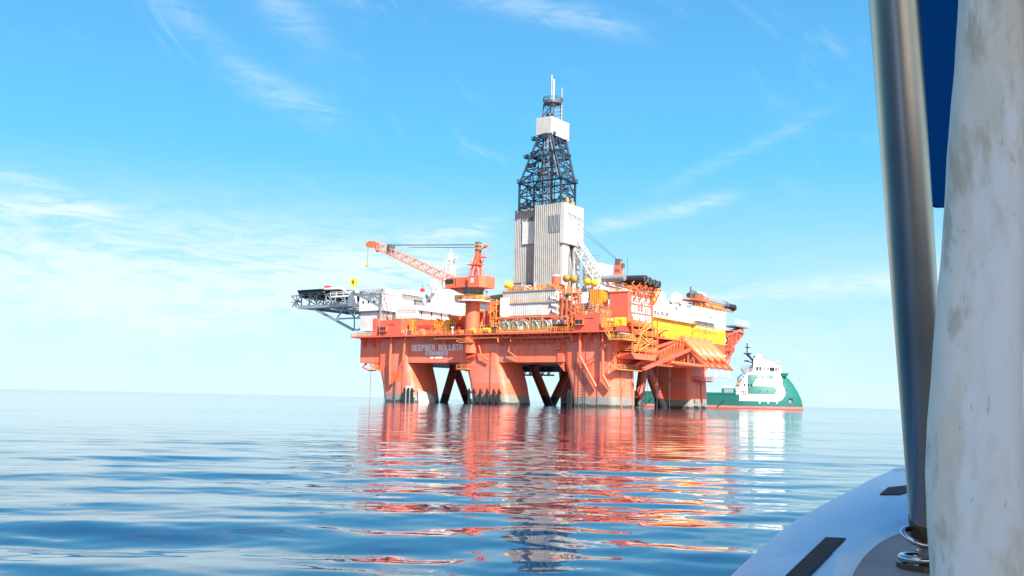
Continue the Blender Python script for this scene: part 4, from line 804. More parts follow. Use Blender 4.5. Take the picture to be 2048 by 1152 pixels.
for k in range(4): part(ck, 'post', MB().bar((-12.5 + 1.4 * k, -2.4, 20.4), (-12.3 + 1.4 * k, -2.4, 32.2 - k), .3), 'orange')
part(ck, 'deck_frame', mb, 'orail')
for z in (29.6, 27.6, 25.8): part(ck, 'nozzle', MB().tube((-16.0 + (29.6 - z) * .2, -3.2, z + .4), (-13.2, -3.2, z - .2), .38, 10), 'white'); part(ck, 'nozzle_tip', MB().tube((-16.3 + (29.6 - z) * .2, -3.25, z + .45), (-15.9 + (29.6 - z) * .2, -3.2, z + .4), .42, 10), 'black')
t = thing('mud_tank', 'white upright tank with dark valve on top beside the orange platform', 'tank', (-6.2, 1, 27.2))
part(t, 'shell', MB().tube((-6.4, -.5, 26.5), (-6.4, -.5, 30.4), 1.4, 16).tube((-6.4, -.5, 30.4), (-6.4, -.5, 31.4), 1.4, 16, rq=.5), 'white', True); part(t, 'valve', MB().tube((-6.4, -.5, 31.3), (-6.4, -.5, 33.2), .5, 8).box(-7.3, -5.5, -1, 0, 32, 32.5), 'dgrey')
t = thing('orange_drum_stack', 'orange ribbed bin right of the white mud tank', 'bin', (-3, 0, 27))
mb = MB().box(-4.4, -1.0, -1, 3, 27.3, 32.0); ribbed_x(mb, -4.4, -1, -1, 27.3, 32, .6); part(t, 'bin', mb, 'contor'); part(t, 'frame', MB().box(-4.6, 1.8, -2.0, 4, 25.2, 27.2), 'redor')
t = thing('white_silo', 'white ribbed silo block between derrick and name tower', 'silo', (-8, 20, 20))
mb = MB().box(-14.5, -8.0, 22, 31, 20.2, 37.5); ribbed_x(mb, -14.5, -8, 22, 30, 37.4, .9); part(t, 'wall', mb, 'white'); part(t, 'lower_block', MB().box(-10, -1.5, 14, 22, 20.2, 35.0), 'white2'); part(t, 'side_block', MB().box(-22, -16, 24, 32, 33, 43.4), 'white'); part(t, 'roof_railing', MB().rail([(-22, 24, 43.4), (-16, 24, 43.4)], 2.2, .2, 3, 1), 'steel')

# ================================================================== red name tower with exhausts
nt_ = thing('name_tower', 'red-orange tower block lettered with the rig name near the right-hand end', 'tower', (5, 6, 20))
part(nt_, 'wall', MB().box(1.8, 7.4, -1.0, 13.6, 23.0, 31.0), 'red')
part(nt_, 'tower_cap', MB().box(1.6, 7.5, -1.2, 13.8, 31.0, 31.3).rail([(1.8, -1, 31.3), (7.4, -1, 31.3), (7.4, 13.6, 31.3)], 1.1, .12), 'orail')  # cap and rails in a lighter orange than the wall
part(nt_, 'base', MB().box(1.8, 6.8, 2, 13.6, 20.2, 22.9), 'redor')
for tx, z, h_, w_, y0_ in (('DEEPSEA', 28.3, 1.6, 10.0, 1.2), ('BOLLSTA', 25.9, 1.6, 10.4, 1.2), ('STAVANGER', 23.8, 1.3, 10.6, 1.6)):
    part(nt_, 'lettering', block_text(tx, (7.4, y0_, z), (0, 1, 0), w_, h_, .30), 'letter', label='white word %s' % tx)
mb = MB()
for i in range(44):
    y = rnd(0, 14); x = rnd(5, 9.5); z = rnd(31.0, 33.6); mb.bar((x, y, z), (x + rnd(-1, 1.5), y + rnd(-1.4, 1.4), z + rnd(-2.6, 1.2)), .18)
for y in (2, 5, 8, 11, 13.5): mb.bar((7.5, y, 28.6), (9.8, y, 32.6), .25).bar((4, y, 32.8), (10, y, 32.8), .3)
part(nt_, 'exhaust_support', mb, 'redor')
def exhaust(x1, y, z, r, label):
    t = thing('exhaust_pipe', label, 'exhaust', (x1 - 5, y, z), 'black engine exhausts on top of the name tower')
    part(t, 'pipe', MB().tube((x1 - 7, y, z + .2), (x1, y, z), r, 18), 'black', True); part(t, 'rim', MB().torus((x1, y, z), (1, 0, 0), r * .94, .1, 20, 6), 'dgrey'); part(t, 'elbow', MB().tube((x1 - 7.4, y, z - 1.6), (x1 - 6.6, y, z + .3), r * .75, 12), 'steel', True)
for y, z, l in ((4.6, 34.9, 'leftmost black exhaust of the four'), (7.0, 34.6, 'second black exhaust from the left'), (10.2, 34.3, 'third black exhaust from the left'), (12.6, 34.2, 'rightmost black exhaust of the four')): exhaust(9.8, y, z, 1.05, l + ' on the name tower')
t = thing('exhaust_silencer', 'dark mottled silencers behind the black exhaust pipes', 'silencer', (3, 4, 33)); part(t, 'shell', MB().tube((-2, 1.5, 35.2), (5, 1.5, 35.2), .9, 12).tube((-2, 4, 35.4), (4, 4, 35.6), 1.0, 12).tube((-1, 7.5, 35.2), (4, 7.5, 35.2), 1.0, 12), 'steel', True); part(t, 'cradle', MB().bar((0, 0, 33), (0, 8, 33), .4).bar((3, 0, 33), (3, 9, 33), .4).bar((3, 1, 31), (3, 1, 35), .3), 'dgrey')
solo('olive_platform', MB().box(3, 7, 14.5, 18, 31.2, 31.6).rail([(7, 14.5, 31.6), (7, 18, 31.6)], 2.0, .2, 1).box(4, 6.8, 14.8, 16.8, 29.6, 31.2).bar((6.8, 14.6, 29), (8, 12, 32.6), .3), 'contye', 'small amber platform tucked between the black exhausts and the white dome', 'platform', (5, 16, 30))

# ================================================================== white-and-yellow modules on the lifeboat side
wm = thing('mud_module', 'long white and yellow module behind the lifeboats, lettered panel at its left', 'module', (0, 27, 20))
part(wm, 'upper_wall', MB().box(-4, 6.2, 14.2, 40.5, 25.6, 30.2), 'white2'); part(wm, 'lower_wall', MB().box(-4, 6.0, 13.8, 41.5, 20.1, 25.5), 'yellow')
mb = MB()
for i in range(9): mb.box(6.0, 6.12, 14.5 + i * 3, 14.7 + i * 3, 20.2, 25.4)
part(wm, 'wall_rib', mb, 'yellow')
part(wm, 'roof_step', MB().box(-3, 4.5, 26, 34, 30.2, 31.4).box(-2, 5, 36, 40, 30.2, 32), 'white')
part(wm, 'walkway', MB().box(6.2, 6.9, 12, 42, 25.45, 25.6).rail([(6.9, 12, 25.6), (6.9, 42, 25.6)], 1.1, .06, 2.0), 'orail')
part(wm, 'lettering', block_text('ODFJELL DRILLING', (6.2, 16.6, 26.6), (0, 1, 0), 8.6, .8, .16, .03), 'dletter', label='dark lettering on the white panel'); part(wm, 'sign_border', MB().torus((6.24, 14.8, 27.0), (1, 0, 0), .5, .06, 16, 4).bar((6.25, 14.8, 27.9), (6.25, 26.6, 27.9), .07).bar((6.25, 14.8, 26.1), (6.25, 26.6, 26.1), .07), 'rletter')
def oct_y(x0, x1, y0, y1, c): return [(x0, y0), (x1 - c, y0), (x1, y0 + c * .4), (x1, y1 - c * 2.2), (x1 - c, y1 - c * .4), (x1 - 3 * c, y1), (x0, y1)]
em = thing('engine_module', 'broad white and yellow module with chamfered corners at the right end of the rig', 'module', (0, 58, 20))
part(em, 'upper_wall', MB().prism(oct_y(-6, 6, 43.5, 72, 2.0), 25.6, 31.2), 'white2'); part(em, 'lower_wall', MB().prism(oct_y(-6, 5.9, 43.7, 71.8, 2.0), 20.6, 25.5), 'yellow')
part(em, 'underside', MB().prism(oct_y(-6, 5.5, 44, 71.5, 2.0), 17.6, 20.5, oct_y(-6, 5.9, 43.7, 71.8, 2.0)), 'red')
part(em, 'walkway', MB().box(6.0, 7.4, 43, 58, 26.6, 26.8).rail([(7.4, 43, 26.8), (7.4, 60, 26.8)], 1.1, .08).rail([(7.0, 43, 24.2), (7.0, 62, 24.2)], 1.1, .08), 'white')
for i in range(40): y = rnd(43, 58); z = rnd(21, 29); part(em, 'wall_fitting', MB().bar((6.6, y, z), (6.6, y + rnd(-.8, .8), z + rnd(-1, 1)), .13), 'dgrey')
part(em, 'louvre', MB().box(6.0, 6.1, 52.5, 60, 26.9, 27.2).box(6.0, 6.1, 53, 59, 28.6, 28.75).box(6.0, 6.1, 50, 55, 29.6, 29.75), 'dgrey')
part(em, 'roof_frame', MB().rail([(5.8, 45, 31.2), (5.8, 66, 31.2)], 2.0, .25, 1.6, 2).bar((6, 47, 31), (6, 51, 33), .3).bar((6, 55, 33), (6, 60, 31), .3), 'contor')
t = thing('flare_pipe', 'thick grey horizontal pipe with a black end on top of the right-hand module', 'exhaust', (5, 60, 33), None)
part(t, 'pipe', MB().path([(4, 50, 31), (4, 50.3, 33.2), (4.5, 52, 34.2), (5, 68, 33.9)], .95, 16), 'steel', True); part(t, 'collar', MB().tube((5, 68, 33.9), (5, 70.5, 33.8), 1.15, 16), 'dgrey', True); part(t, 'end', MB().tube((5, 70.5, 33.8), (5.2, 75.5, 33.5), .95, 16).tube((5.2, 75.4, 33.5), (5.2, 76, 33.5), 1.1, 16), 'black', True)
mb = MB().bar((5, 46, 32.4), (5, 76, 32.2), .35).bar((3, 46, 32.4), (3, 72, 32.2), .3)
for i in range(16): y = 45 + i * 1.9; mb.bar((5, y, 32.4), (5, y + 1.9, 30.6 + (1.2 if i > 12 else 0)), .22).bar((5, y, 32.4), (5, y, 31 + (1 if i > 12 else 0)), .22)
mb.prism([(2, 42), (7, 42.5), (7, 52), (2, 52)], 33.0, 33.4).rail([(7, 42.5, 33.4), (7, 52, 33.4)], 1.2, .15); part(t, 'support_frame', mb, 'redor')
part(t, 'stack', MB().tube((4, 45.4, 33.4), (4, 45.4, 37.4), .3, 8).path([(2, 48, 35), (2, 51, 36.2), (2, 56, 36.0), (2, 58, 34.6)], .8, 12).box(3, 6, 47, 50, 33.4, 35.4), 'dgrey')
part(t, 'heat_shield', MB().path([(3.0, 53, 36.2), (3.0, 57, 36), (3, 60, 34.6)], .7, 12), 'white2')
t = thing('flare_boom', 'red lattice platform with white railing sticking out at the far right of the rig', 'platform', (4, 76, 24))
part(t, 'lattice', MB().lattice((3, 71, 21.5), (3, 87, 26.5), 5.2, 2.0, 7, .3, (1, 0, 0), .4).lattice((3, 69, 17), (3, 79, 20.5), 4.0, 2.0, 5, .28, (1, 0, 0), .35).bar((3, 72, 13.5), (3, 77, 15), .3).bar((3, 77, 15), (3, 80, 21), .3), 'red')
part(t, 'deck', MB().box(0, 5, 78, 90, 27.6, 28.0).box(0, 5, 76, 86, 25.8, 26.1), 'steel'); part(t, 'railing', MB().rail([(5, 78, 28), (5, 90, 28)], 1.9, .12, 1.6, 3), 'white')

# ================================================================== lifeboats on their ramps
rp = thing('lifeboat_ramp', 'orange ramp structure of trusses and sloping beams projecting beneath the lifeboats', 'ramp', (8, 28, 15))
TOPX, TOPZ, BOTX, BOTZ = 8.4, 19.7, 16.0, 11.9
mb = MB()
for y in (30, 33.5, 38.2, 43.0, 47.8): mb.bar((TOPX, y, TOPZ + .2), (BOTX + .4, y, BOTZ - .1), .7)
part(rp, 'ramp_beam', mb, 'orange')
mb = MB().bar((6.4, 30, 13.0), (BOTX, 30, 12.1), .5).bar((6.4, 48, 13.0), (BOTX, 48, 12.1), .5)
for x in (8.6, 10.4, 12.2, 14): mb.bar((x, 30, 12.6), (x, 30, TOPZ - (x - TOPX) * 1.17), .35).bar((x, 30, 12.6), (x + 1.8, 30, TOPZ - (x + 1.8 - TOPX) * 1.17), .25)
part(rp, 'end_truss', mb, 'orange')
mb = MB()
for x in (8.2, 11.0): mb.bar((x, 29.8, TOPZ - (x - TOPX) * 1.0), (x - .2, 1.5, 11.3 - (x - 8) * .3), .85)
mb.bar((8.4, 26, 19.6), (8.4, -1.5, 10.9 + 2.5), .7)
part(rp, 'side_beam', mb, 'red')
part(rp, 'ramp_shade_plate', MB().prismy([(TOPX - 1.6, TOPZ - .2), (TOPX, TOPZ - .3), (BOTX - .6, BOTZ + .5), (BOTX - .6, BOTZ + .3), (TOPX, TOPZ - .5), (TOPX - 1.6, TOPZ - .4)], 30.2, 48), 'orange')  # plate below the boats, added to shade the inside of the truss
part(rp, 'side_shade_plate', MB().prismx([(29.6, 19.1), (2.5, 11.4), (2.5, 11.2), (29.6, 18.9)], 6.3, 8.0), 'red')  # second added plate, shading the space under the side slope
mb = MB().bar((12.5, 14.5, 12.9), (15.8, 30, 12.3), .6)
for i in range(9):
    y = 14 + i * 1.9; zt = 11.6 + (y - 1.5) * .315; mb.bar((9.4, y, 12.8), (9.2, y, zt), .28)
    mb.bar((9.4, y, 12.8), (9.2, y + 1.9, zt + .6), .2)
for y in (12, 18, 24, 29): mb.bar((6.3, y, 12.4), (13, y, 12.9), .35)
part(rp, 'infill_truss', mb, 'redor')
part(rp, 'boarding_deck', MB().prism([(6.2, 8), (9.0, 10), (9.0, 30), (6.2, 30)], 19.4, 19.8).rail([(9.0, 20, 19.8), (9.0, 30, 19.8)], 1.1, .1, 1.4), 'redor')
part(rp, 'boarding_stair', MB().bar((9.8, -2, 16.6), (9.8, 3.5, 17.2), .35).bar((9.8, 3.5, 17.2), (9.8, 17, 22.6), .3).bar((9.8, 3.5, 18.1), (9.8, 17, 23.6), .12).bar((9.8, 17, 22.6), (9.8, 23, 22.9), .25).bar((9.8, 17, 23.6), (9.8, 24, 23.9), .12), 'yrail')
part(rp, 'yellow_hood', MB().prismx([(9.6, 20.8), (12, 22.8), (18, 23.2), (21, 21.0)], 6.3, 9.0), 'yellow')
def lifeboat(y, label):
    t = thing('lifeboat', label, 'lifeboat', (TOPX + 3, y, 18), 'orange free-fall lifeboats on the ramp')
    p0 = Vector((TOPX - .8, y, TOPZ + 1.5)); p1 = Vector((BOTX - .6, y, BOTZ + 2.0)); d = (p1 - p0)
    prof = [(0, .55), (.06, 1.2), (.2, 1.6), (.55, 1.75), (.8, 1.55), (.93, .95), (1.0, .25)]; n = 16; vs = []; fs = []
    dn = d.normalized(); u = Vector((0, 1, 0)); w = dn.cross(u)
    for s_, r_ in prof:
        c = p0 + d * s_
        for i in range(n):
            a = 2 * math.pi * i / n; vs.append(c + u * math.cos(a) * r_ * 1.25 + w * math.sin(a) * r_ * .75)
    for j in range(len(prof) - 1):
        for i in range(n): fs.append((j * n + i, j * n + (i + 1) % n, (j + 1) * n + (i + 1) % n, (j + 1) * n + i))
    fs += [tuple(range(n)), tuple(range((len(prof) - 1) * n, len(prof) * n))[::-1]]
    part(t, 'hull', MB().add(vs, fs), 'boatorange', True)
    up_ = -w if w.z < 0 else w
    c = p0 + d * .2 + up_ * .9; part(t, 'hatch', MB().sphere(tuple(c), .9, 12, 8, .6), 'boatorange', True)
    c = p0 + d * .82 + up_ * 1.0; part(t, 'canopy_window', MB().sphere(tuple(c), .55, 10, 8, .7), 'white2', True)
    part(t, 'keel_skid', MB().bar(p0 - up_ * 1.5, p1 - up_ * 1.2, .3), 'white')
for y, l in ((31.5, 'orange lifeboat nearest the big column, leftmost on the ramp'), (36.2, 'second orange lifeboat from the left on the ramp'), (41.0, 'third orange lifeboat from the left on the ramp'), (45.8, 'orange lifeboat at the far right of the ramp')): lifeboat(y, l)
def ramp_foot(y, label):
    t = thing('ramp_foot_basket', label, 'basket', (BOTX, y, 10), 'white baskets hanging under the ramp ends')
    part(t, 'basket', MB().box(BOTX - .9, BOTX + .9, y - 1.1, y + 1.1, 9.6, 9.8).rail([(BOTX - .9, y - 1.1, 9.8), (BOTX + .9, y - 1.1, 9.8), (BOTX + .9, y + 1.1, 9.8), (BOTX - .9, y + 1.1, 9.8)], 1.1, .09, 1.1, 2), 'white2'); part(t, 'panel', MB().box(BOTX + .7, BOTX + .8, y - .8, y + .8, 9.9, 11.0), 'white'); part(t, 'hanger', MB().bar((BOTX - .6, y, 10.8), (BOTX - .6, y, 12.2), .15), 'white')
for y, l in ((34.5, 'left one of three'), (39.6, 'middle one of three'), (44.6, 'right one of three')): ramp_foot(y, 'white railed basket under the ramp end, ' + l)
# near corner: stair tower, rescue boat station
stt = thing('stair_tower', 'open orange stair tower with zigzag flights and yellow rails at the near corner', 'stair tower', (9, 4, 14))
mb = MB(); m2 = MB()
for k, z in enumerate((15.2, 17.4, 19.6, 21.8)):
    mb.box(6.2, 10.2, -3.5 + .3 * k, 11, z - .2, z); m2.rail([(10.2, -3.5 + .3 * k, z), (10.2, 11, z)], 1.1, .12, 1.2).rail([(6.4, -3.5 + .3 * k, z), (10.2, -3.5 + .3 * k, z)], 1.1, .12)
for y in (-3.4, .4, 4.2, 8, 11): mb.bar((10.1, y, 14), (10.1, y, 24), .3)
for k, z in enumerate((15.2, 17.4, 19.6)):
    y0, y1 = ((0, 6) if k % 2 == 0 else (6, 0)); m2.bar((10.4, y0, z), (10.4, y1, z + 2.2), .25).bar((10.4, y0, z + 1), (10.4, y1, z + 3.2), .14)
for i in range(40): y = rnd(-3, 10.5); z = rnd(15, 23); mb.bar((9.4, y, z), (9.4, y + rnd(-1.5, 1.5), z + rnd(-1, 1)), .18)
m2.bar((10.5, -3, 14.6), (10.5, 5, 24.4), .16)
part(stt, 'landings', mb, 'redor'); part(stt, 'flights', m2, 'yrail')
part(stt, 'bottom_plate', MB().prism([(6.1, -4.5), (11, -3.5), (11, 8.0), (6.1, 8.5)], 12.9, 14.4, [(6.1, -4.5), (11, -5.5), (11, 9), (6.1, 9)]), 'orange')
rb = thing('rescue_boat_station', 'yellow-railed balcony holding a dark covered rescue boat right of the corner cabin', 'rescue boat station', (8, -6, 18))
part(rb, 'balcony', MB().box(6.1, 10.5, -9.2, -2.8, 17.6, 17.9).prismx([(-9.4, 20), (-6.5, 17.7), (-9.2, 17.7)], 6.1, 6.3).rail([(6.2, -9.2, 17.9), (10.5, -9.2, 17.9), (10.5, -2.8, 17.9)], 1.2, .16, 1.1).bar((6.2, -11.5, 20), (6.4, -9.2, 17.9), .2).bar((6.2, -11.5, 21.2), (6.4, -9.2, 19.1), .14), 'yrail')
part(rb, 'boat', MB().tube((8.6, -9.4, 19.4), (8.6, -8.6, 19.3), .3, 12, rq=.9).tube((8.6, -8.6, 19.3), (8.6, -3.8, 19.3), .9, 12).tube((8.6, -3.8, 19.3), (8.6, -3.0, 19.4), .9, 12, rq=.5), 'black', True); part(rb, 'boat_cover', MB().prismx([(-9.0, 19.9), (-7.6, 21.2), (-4.4, 21.2), (-3.2, 19.9)], 7.9, 9.3), 'rletter'); part(rb, 'keel_line', MB().tube((9.55, -9, 19.4), (9.55, -3.2, 19.4), .08), 'white')
part(rb, 'davit', MB().bar((6.6, -8.6, 20), (6.8, -7, 23.4), .4).bar((6.8, -7, 23.4), (8.8, -6, 23.2), .35).box(6.2, 8.2, -5.4, -3.2, 21.6, 23.8), 'contye')
t = thing('deck_winch', 'small white winch drum among yellow frames left of the name tower foot', 'winch', (6, -7, 22)); part(t, 'drum', MB().tube((6.0, -8.6, 22.6), (6.0, -7.0, 22.6), .8, 12), 'white', True); part(t, 'frame', MB().rail([(4.4, -9, 21), (7.6, -9, 21), (7.6, -6, 21)], 2.2, .25, 1), 'contye')
# small deck things along the near rim
for x, l in ((-30.5, 'left one of two'), (-33.9, 'right hand twin')): pass
def raft(x, label):
    t = thing('liferaft_canister', label, 'liferaft', (x, -8, 20.2), 'orange-yellow canisters on the deck rim')
    part(t, 'canister', MB().tube((x - 1.0, -8.0, 21.0), (x + 1.0, -8.0, 21.0), .72, 14), 'contye', True); part(t, 'cradle', MB().box(x - .8, x - .6, -8.6, -7.4, 20.1, 20.8).box(x + .6, x + .8, -8.6, -7.4, 20.1, 20.8), 'dgrey')
raft(-39.4, 'amber canister on the rim close to the crane pedestal'); raft(-34.2, 'amber canister on the rim just left of the hose reels')
t = thing('vent_mushroom', 'small white mushroom vent on the rim left of the crane pedestal', 'vent', (-48.8, -8, 20.2)); part(t, 'pipe', MB().tube((-46.6, -8, 20.1), (-46.6, -8, 21.8), .22), 'white'); part(t, 'cap', MB().sphere((-46.6, -8, 22.0), .5, 10, 6, .7), 'white2', True)
t = thing('loading_station', 'yellow railed hose station hung on the white house left of the crane', 'platform', (-50, 8, 26))
mb = MB()
for z in (26.4, 28.8, 31.2): mb.box(-53.5, -48.5, 6, 10, z - .2, z).rail([(-53.5, 6, z), (-48.5, 6, z)], 1.2, .2, 1)
for i in range(14): x = rnd(-53.5, -49); z = rnd(26, 32); mb.box(x, x + rnd(.3, 1.1), 5.8, 6.6, z, z + rnd(.4, 1.3))
part(t, 'frame', mb, 'yellow'); part(t, 'leg', MB().bar((-53, 6.4, 20), (-53, 6.4, 26.4), .3).bar((-49, 6.4, 20), (-49, 6.4, 26.4), .3), 'dgrey')
t = thing('deck_lockers', 'row of small amber and orange lockers in front of the white long house', 'lockers', (-62, 0, 24.8))
mb = MB()
for i in range(9): x = -66 + i * 1.7; mb.box(x, x + rnd(.8, 1.5), -1 + rnd(0, 1), 2, 20.2, 24.6 + rnd(.3, 2.4))
part(t, 'locker', mb, 'contor'); part(t, 'railing', MB().rail([(-66, -1.6, 24.8), (-50, -1.6, 24.8)], 1.1, .1), 'orail')
# ================================================================== supply ship
sp = thing('supply_ship', 'green supply ship with rounded bow and white emblem behind the right side of the rig', 'ship', (-45, 0, 0), fr='ship')
def bowx(z): return float(np.interp(z, [-2, 0, 1.3, 4.6, 7.7, 10.5, 12.3, 13.3, 14.6], [.2, .2, .1, -.6, -2.1, -3.8, -5.3, -6.6, -7.7]))
def hb(x, z):
    xb = bowx(z); x0 = -30.0
    t = min(1, max(0, (x - x0) / (xb - x0))); b = 9.2 * (1 - t ** 2.6) ** .75
    return b * (1 - .02 * max(0, z - 6))
mb = MB(); zl = [-2, 0, 1.3, 3, 4.6, 6, 7.7, 9.2, 10.5, 12.3, 13.4, 14.2]; 
def hull_side(zs_, xs_fn):
    rows_ = []
    for z in zs_: rows_.append([(x, -hb(x, z), z) for x in xs_fn(z)])
    n = len(rows_[0]); vs = [p for r_ in rows_ for p in r_] + [(p[0], -p[1], p[2]) for r_ in rows_ for p in r_]; m_ = n * len(rows_); fs = []
    for j in range(len(rows_) - 1):
        for i in range(n - 1):
            a = j * n + i; fs.append((a, a + 1, a + n + 1, a + n)); fs.append((m_ + a, m_ + a + n, m_ + a + n + 1, m_ + a + 1))
        fs.append((j * n, (j + 1) * n, m_ + (j + 1) * n, m_ + j * n))
    t_ = (len(rows_) - 1) * n
    for i in range(n - 1): fs.append((t_ + i, t_ + i + 1, m_ + t_ + i + 1, m_ + t_ + i)); fs.append((m_ + i, m_ + i + 1, i + 1, i))
    return vs, fs
mb.add(*hull_side([-2, 0, 1.3, 3, 4.4, 5.6], lambda z: list(np.linspace(-92, -32, 8)) + list(-30 + (bowx(z) + 30) * (1 - (1 - np.linspace(0, 1, 24)) ** 1.6))))
mb.add(*hull_side([5.6, 6.4, 7.7, 9.2, 10.5, 11.5, 12.3, 13.3, 14.0], lambda z: list((-24.6 + max(0, z - 9.7) * .62) + (bowx(z) + 24.6 - max(0, z - 9.7) * .62) * (1 - (1 - np.linspace(0, 1, 28)) ** 1.6))))
part(sp, 'hull', mb, 'green', True)
part(sp, 'bow_bulwark', MB().prismy([(-8.1, 13.2), (-6.3, 13.0), (-5.4, 14.5), (-8.3, 14.6)], -2.5, 2.5), 'greenp')
def emblem(inside, z0, z1, x0, x1, m, name, dz=.12, dx=.25):
    mb = MB(); z = z0
    while z < z1:
        xs_ = np.arange(x0, x1, dx); run = None
        for x in list(xs_) + [None]:
            ins = x is not None and inside(x + dx / 2, z + dz / 2)
            if ins:
                mb.add([(x, -hb(x, z) - .05, z), (x + dx, -hb(x + dx, z) - .05, z), (x + dx, -hb(x + dx, z + dz) - .05, z + dz), (x, -hb(x, z + dz) - .05, z + dz)], [(0, 1, 2, 3)])
        z += dz
    return part(sp, name, mb, m)
def in_white(x, z):
    r_ = np.interp(z, [3.2, 3.5, 4.2, 5.5, 7.0, 8.4, 9.5, 12, 14.1], [-10, -9.0, -8.0, -7.2, -7.0, -7.3, -7.9, -8.1, -8.2]); l_ = np.interp(z, [3.2, 9.7, 14.1], [-24.8, -24.6, -22.0])
    if not (l_ < x < r_): return False
    if -21.4 < x and 6.0 < z < 13.5:
        if z > 12.0: 
            if x < -12.4 or (x + 12.4) ** 2 / .9 + (z - 12.9) ** 2 / 1.0 < 1: return False
        elif z > 9.25:
            if x < -19.7 + (z - 9.25) * .6: return False
        elif x < -12.0 or (x + 12.0) ** 2 + (z - 7.6) ** 2 < 1.65 ** 2: return False
    if (x + 12.6) ** 2 + (z - 13.3) ** 2 < .95 ** 2: return False
    return True
emblem(in_white, 3.2, 14.0, -25, -6.9, 'white2', 'white_emblem')
for x, z, w, h, n_ in ((-6.1, 3.3, 2.0, 1.3, 'anchor_recess'), (-6.6, 7.5, .5, .6, 'hawse_hole')):
    part(sp, n_, MB().box(x, x + w, -hb(x + w, z) - .12 - (.0), -hb(x, z) + .3, z, z + h), 'black')
part(sp, 'anchor', MB().box(-5.6, -4.6, -hb(-5, 3.2) - .5, -hb(-5, 3.2) + .3, 2.6, 3.9), 'steel')
for x, z in ((-22.9, 9.0), (-21.4, 9.0), (-20.1, 9.0)): part(sp, 'side_window', MB().box(x, x + .55, -hb(x, z) - .12, -hb(x, z) + .2, z, z + .9), 'glass')
mb = MB()
for x, z in ((-20.8, 12.4), (-18.5, 12.4), (-15.7, 12.4), (-12.7, 12.4), (-17, 9.7), (-14, 9.7), (-9.6, 8.4), (-16.8, 4.0), (-16.1, 4.0), (-10.6, 3.9), (-10, 3.9), (-20.7, 7.9), (-16.8, 7.1), (-13.9, 7.1)): mb.box(x, x + .3, -hb(x, z) - .12, -hb(x, z) + .2, z, z + .3)
part(sp, 'porthole', mb, 'glass')
for x in (-17.2, -13.9, -10.6): part(sp, 'thruster_mark', MB().box(x, x + .6, -hb(x, 2.7) - .1, -hb(x, 2.7) + .1, 2.3, 3.2), 'white2')
part(sp, 'side_emblem_frame', MB().box(-23.9, -22.1, -9.26, -9.1, 5.7, 5.85).box(-23.9, -22.1, -9.26, -9.1, 7.1, 7.25).box(-23.9, -23.75, -9.26, -9.1, 5.7, 7.25).box(-22.25, -22.1, -9.26, -9.1, 5.7, 7.25).box(-23.3, -22.8, -9.27, -9.1, 6.5, 6.9), 'rletter')
part(sp, 'freefall_platform', MB().box(-26.2, -24.4, -9, -6, 7.2, 7.5).box(-26.2, -24.4, -9, -6, 6.0, 6.4), 'white')
part(sp, 'fender_rod', MB().bar((-33.2, -9.4, .6), (-30.6, -9.4, 3.4), .35), 'black'); part(sp, 'fender_rod', MB().bar((-62, -9.4, .6), (-59, -9.4, 3.4), .35), 'black')
part(sp, 'bulwark', MB().box(-92, -26, -9.3, -9.1, 5.5, 6.3).box(-92, -26, 9.1, 9.3, 5.5, 6.3), 'greenp')
part(sp, 'cargo_house', MB().box(-31.5, -26, -8.6, 6, 5.6, 8.0), 'greenp'); part(sp, 'cargo_hatch', MB().box(-30.7, -27, -8.75, -8.5, 6.2, 7.8), 'steel'); part(sp, 'cargo_railing', MB().rail([(-31.6, -8.4, 8.1), (-27, -8.4, 8.1)], .9, .12, 1), 'white')
def ww(x): return min(8.2, hb(x, 14) + .25)
mb = MB(); xs_ = list(np.linspace(-21.5, -8.0, 28)); vs = []; fs = []
for x in xs_:
    zt = float(np.interp(x, [-21.5, -19.5, -19.3, -18.6, -16.5, -13.5, -9.3, -8.6, -8.0], [14.6, 14.8, 20.2, 20.3, 20.2, 19.4, 18.1, 17.4, 14.8])); w_ = ww(x)
    vs += [(x, -w_, 13.6), (x, -w_, zt), (x, w_, zt), (x, w_, 13.6)]
for i in range(len(xs_) - 1):
    for k in range(4): fs.append((i * 4 + k, i * 4 + (k + 1) % 4, i * 4 + 4 + (k + 1) % 4, i * 4 + 4 + k))
fs += [(0, 3, 2, 1), tuple(len(vs) - 4 + k for k in range(4))]
wd = part(sp, 'wheelhouse', MB().add(vs, fs), 'white2')
for x0, x1, x2, x3 in ((-18.1, -17.1, -17.4, -18.0), (-16.9, -16.1, -16.3, -16.8), (-14.9, -14.6, -14.6, -14.9), (-13.7, -13.2, -13.3, -13.7), (-12.8, -12.0, -12.0, -12.8), (-11.9, -11.0, -11.0, -11.9), (-10.6, -10.0, -10.1, -10.6), (-9.7, -9.2, -9.35, -9.7)):
    part(wd, 'window', MB().prismy([(x3, 15.3), (x2, 15.3), (x1, 16.7), (x0, 16.7)], -ww(x0) - .12, -ww(x0) + .4), 'glass')
part(sp, 'upper_railing', MB().rail([(x, -ww(x) - .02, 14.9) for x in (-21.4, -20.2, -19.4)], 1.0, .08), 'white')
part(sp, 'roof_housing', MB().box(-18.4, -16.0, -4, 4, 19.6, 21.4), 'white2')
part(sp, 'hull_railing', MB().rail([(x, -9.2, 6.3) for x in (-80, -60, -45, -34)], 1.0, .07, 2.5, 2), 'white')
for x in (-78, -66, -54, -44, -37): part(sp, 'deck_post', MB().box(x, x + .8, -8.8, -8, 5.6, 7.6), 'white')
for z_ in (10.6, 12.2): part(sp, 'side_window', MB().box(-23.4, -22.9, -9.15, -8.9, z_, z_ + .6), 'glass')
part(sp, 'rescue_boat', MB().tube((-26.0, -7.4, 9.6), (-24.2, -7.4, 9.6), .7, 12), 'boatorange', True)
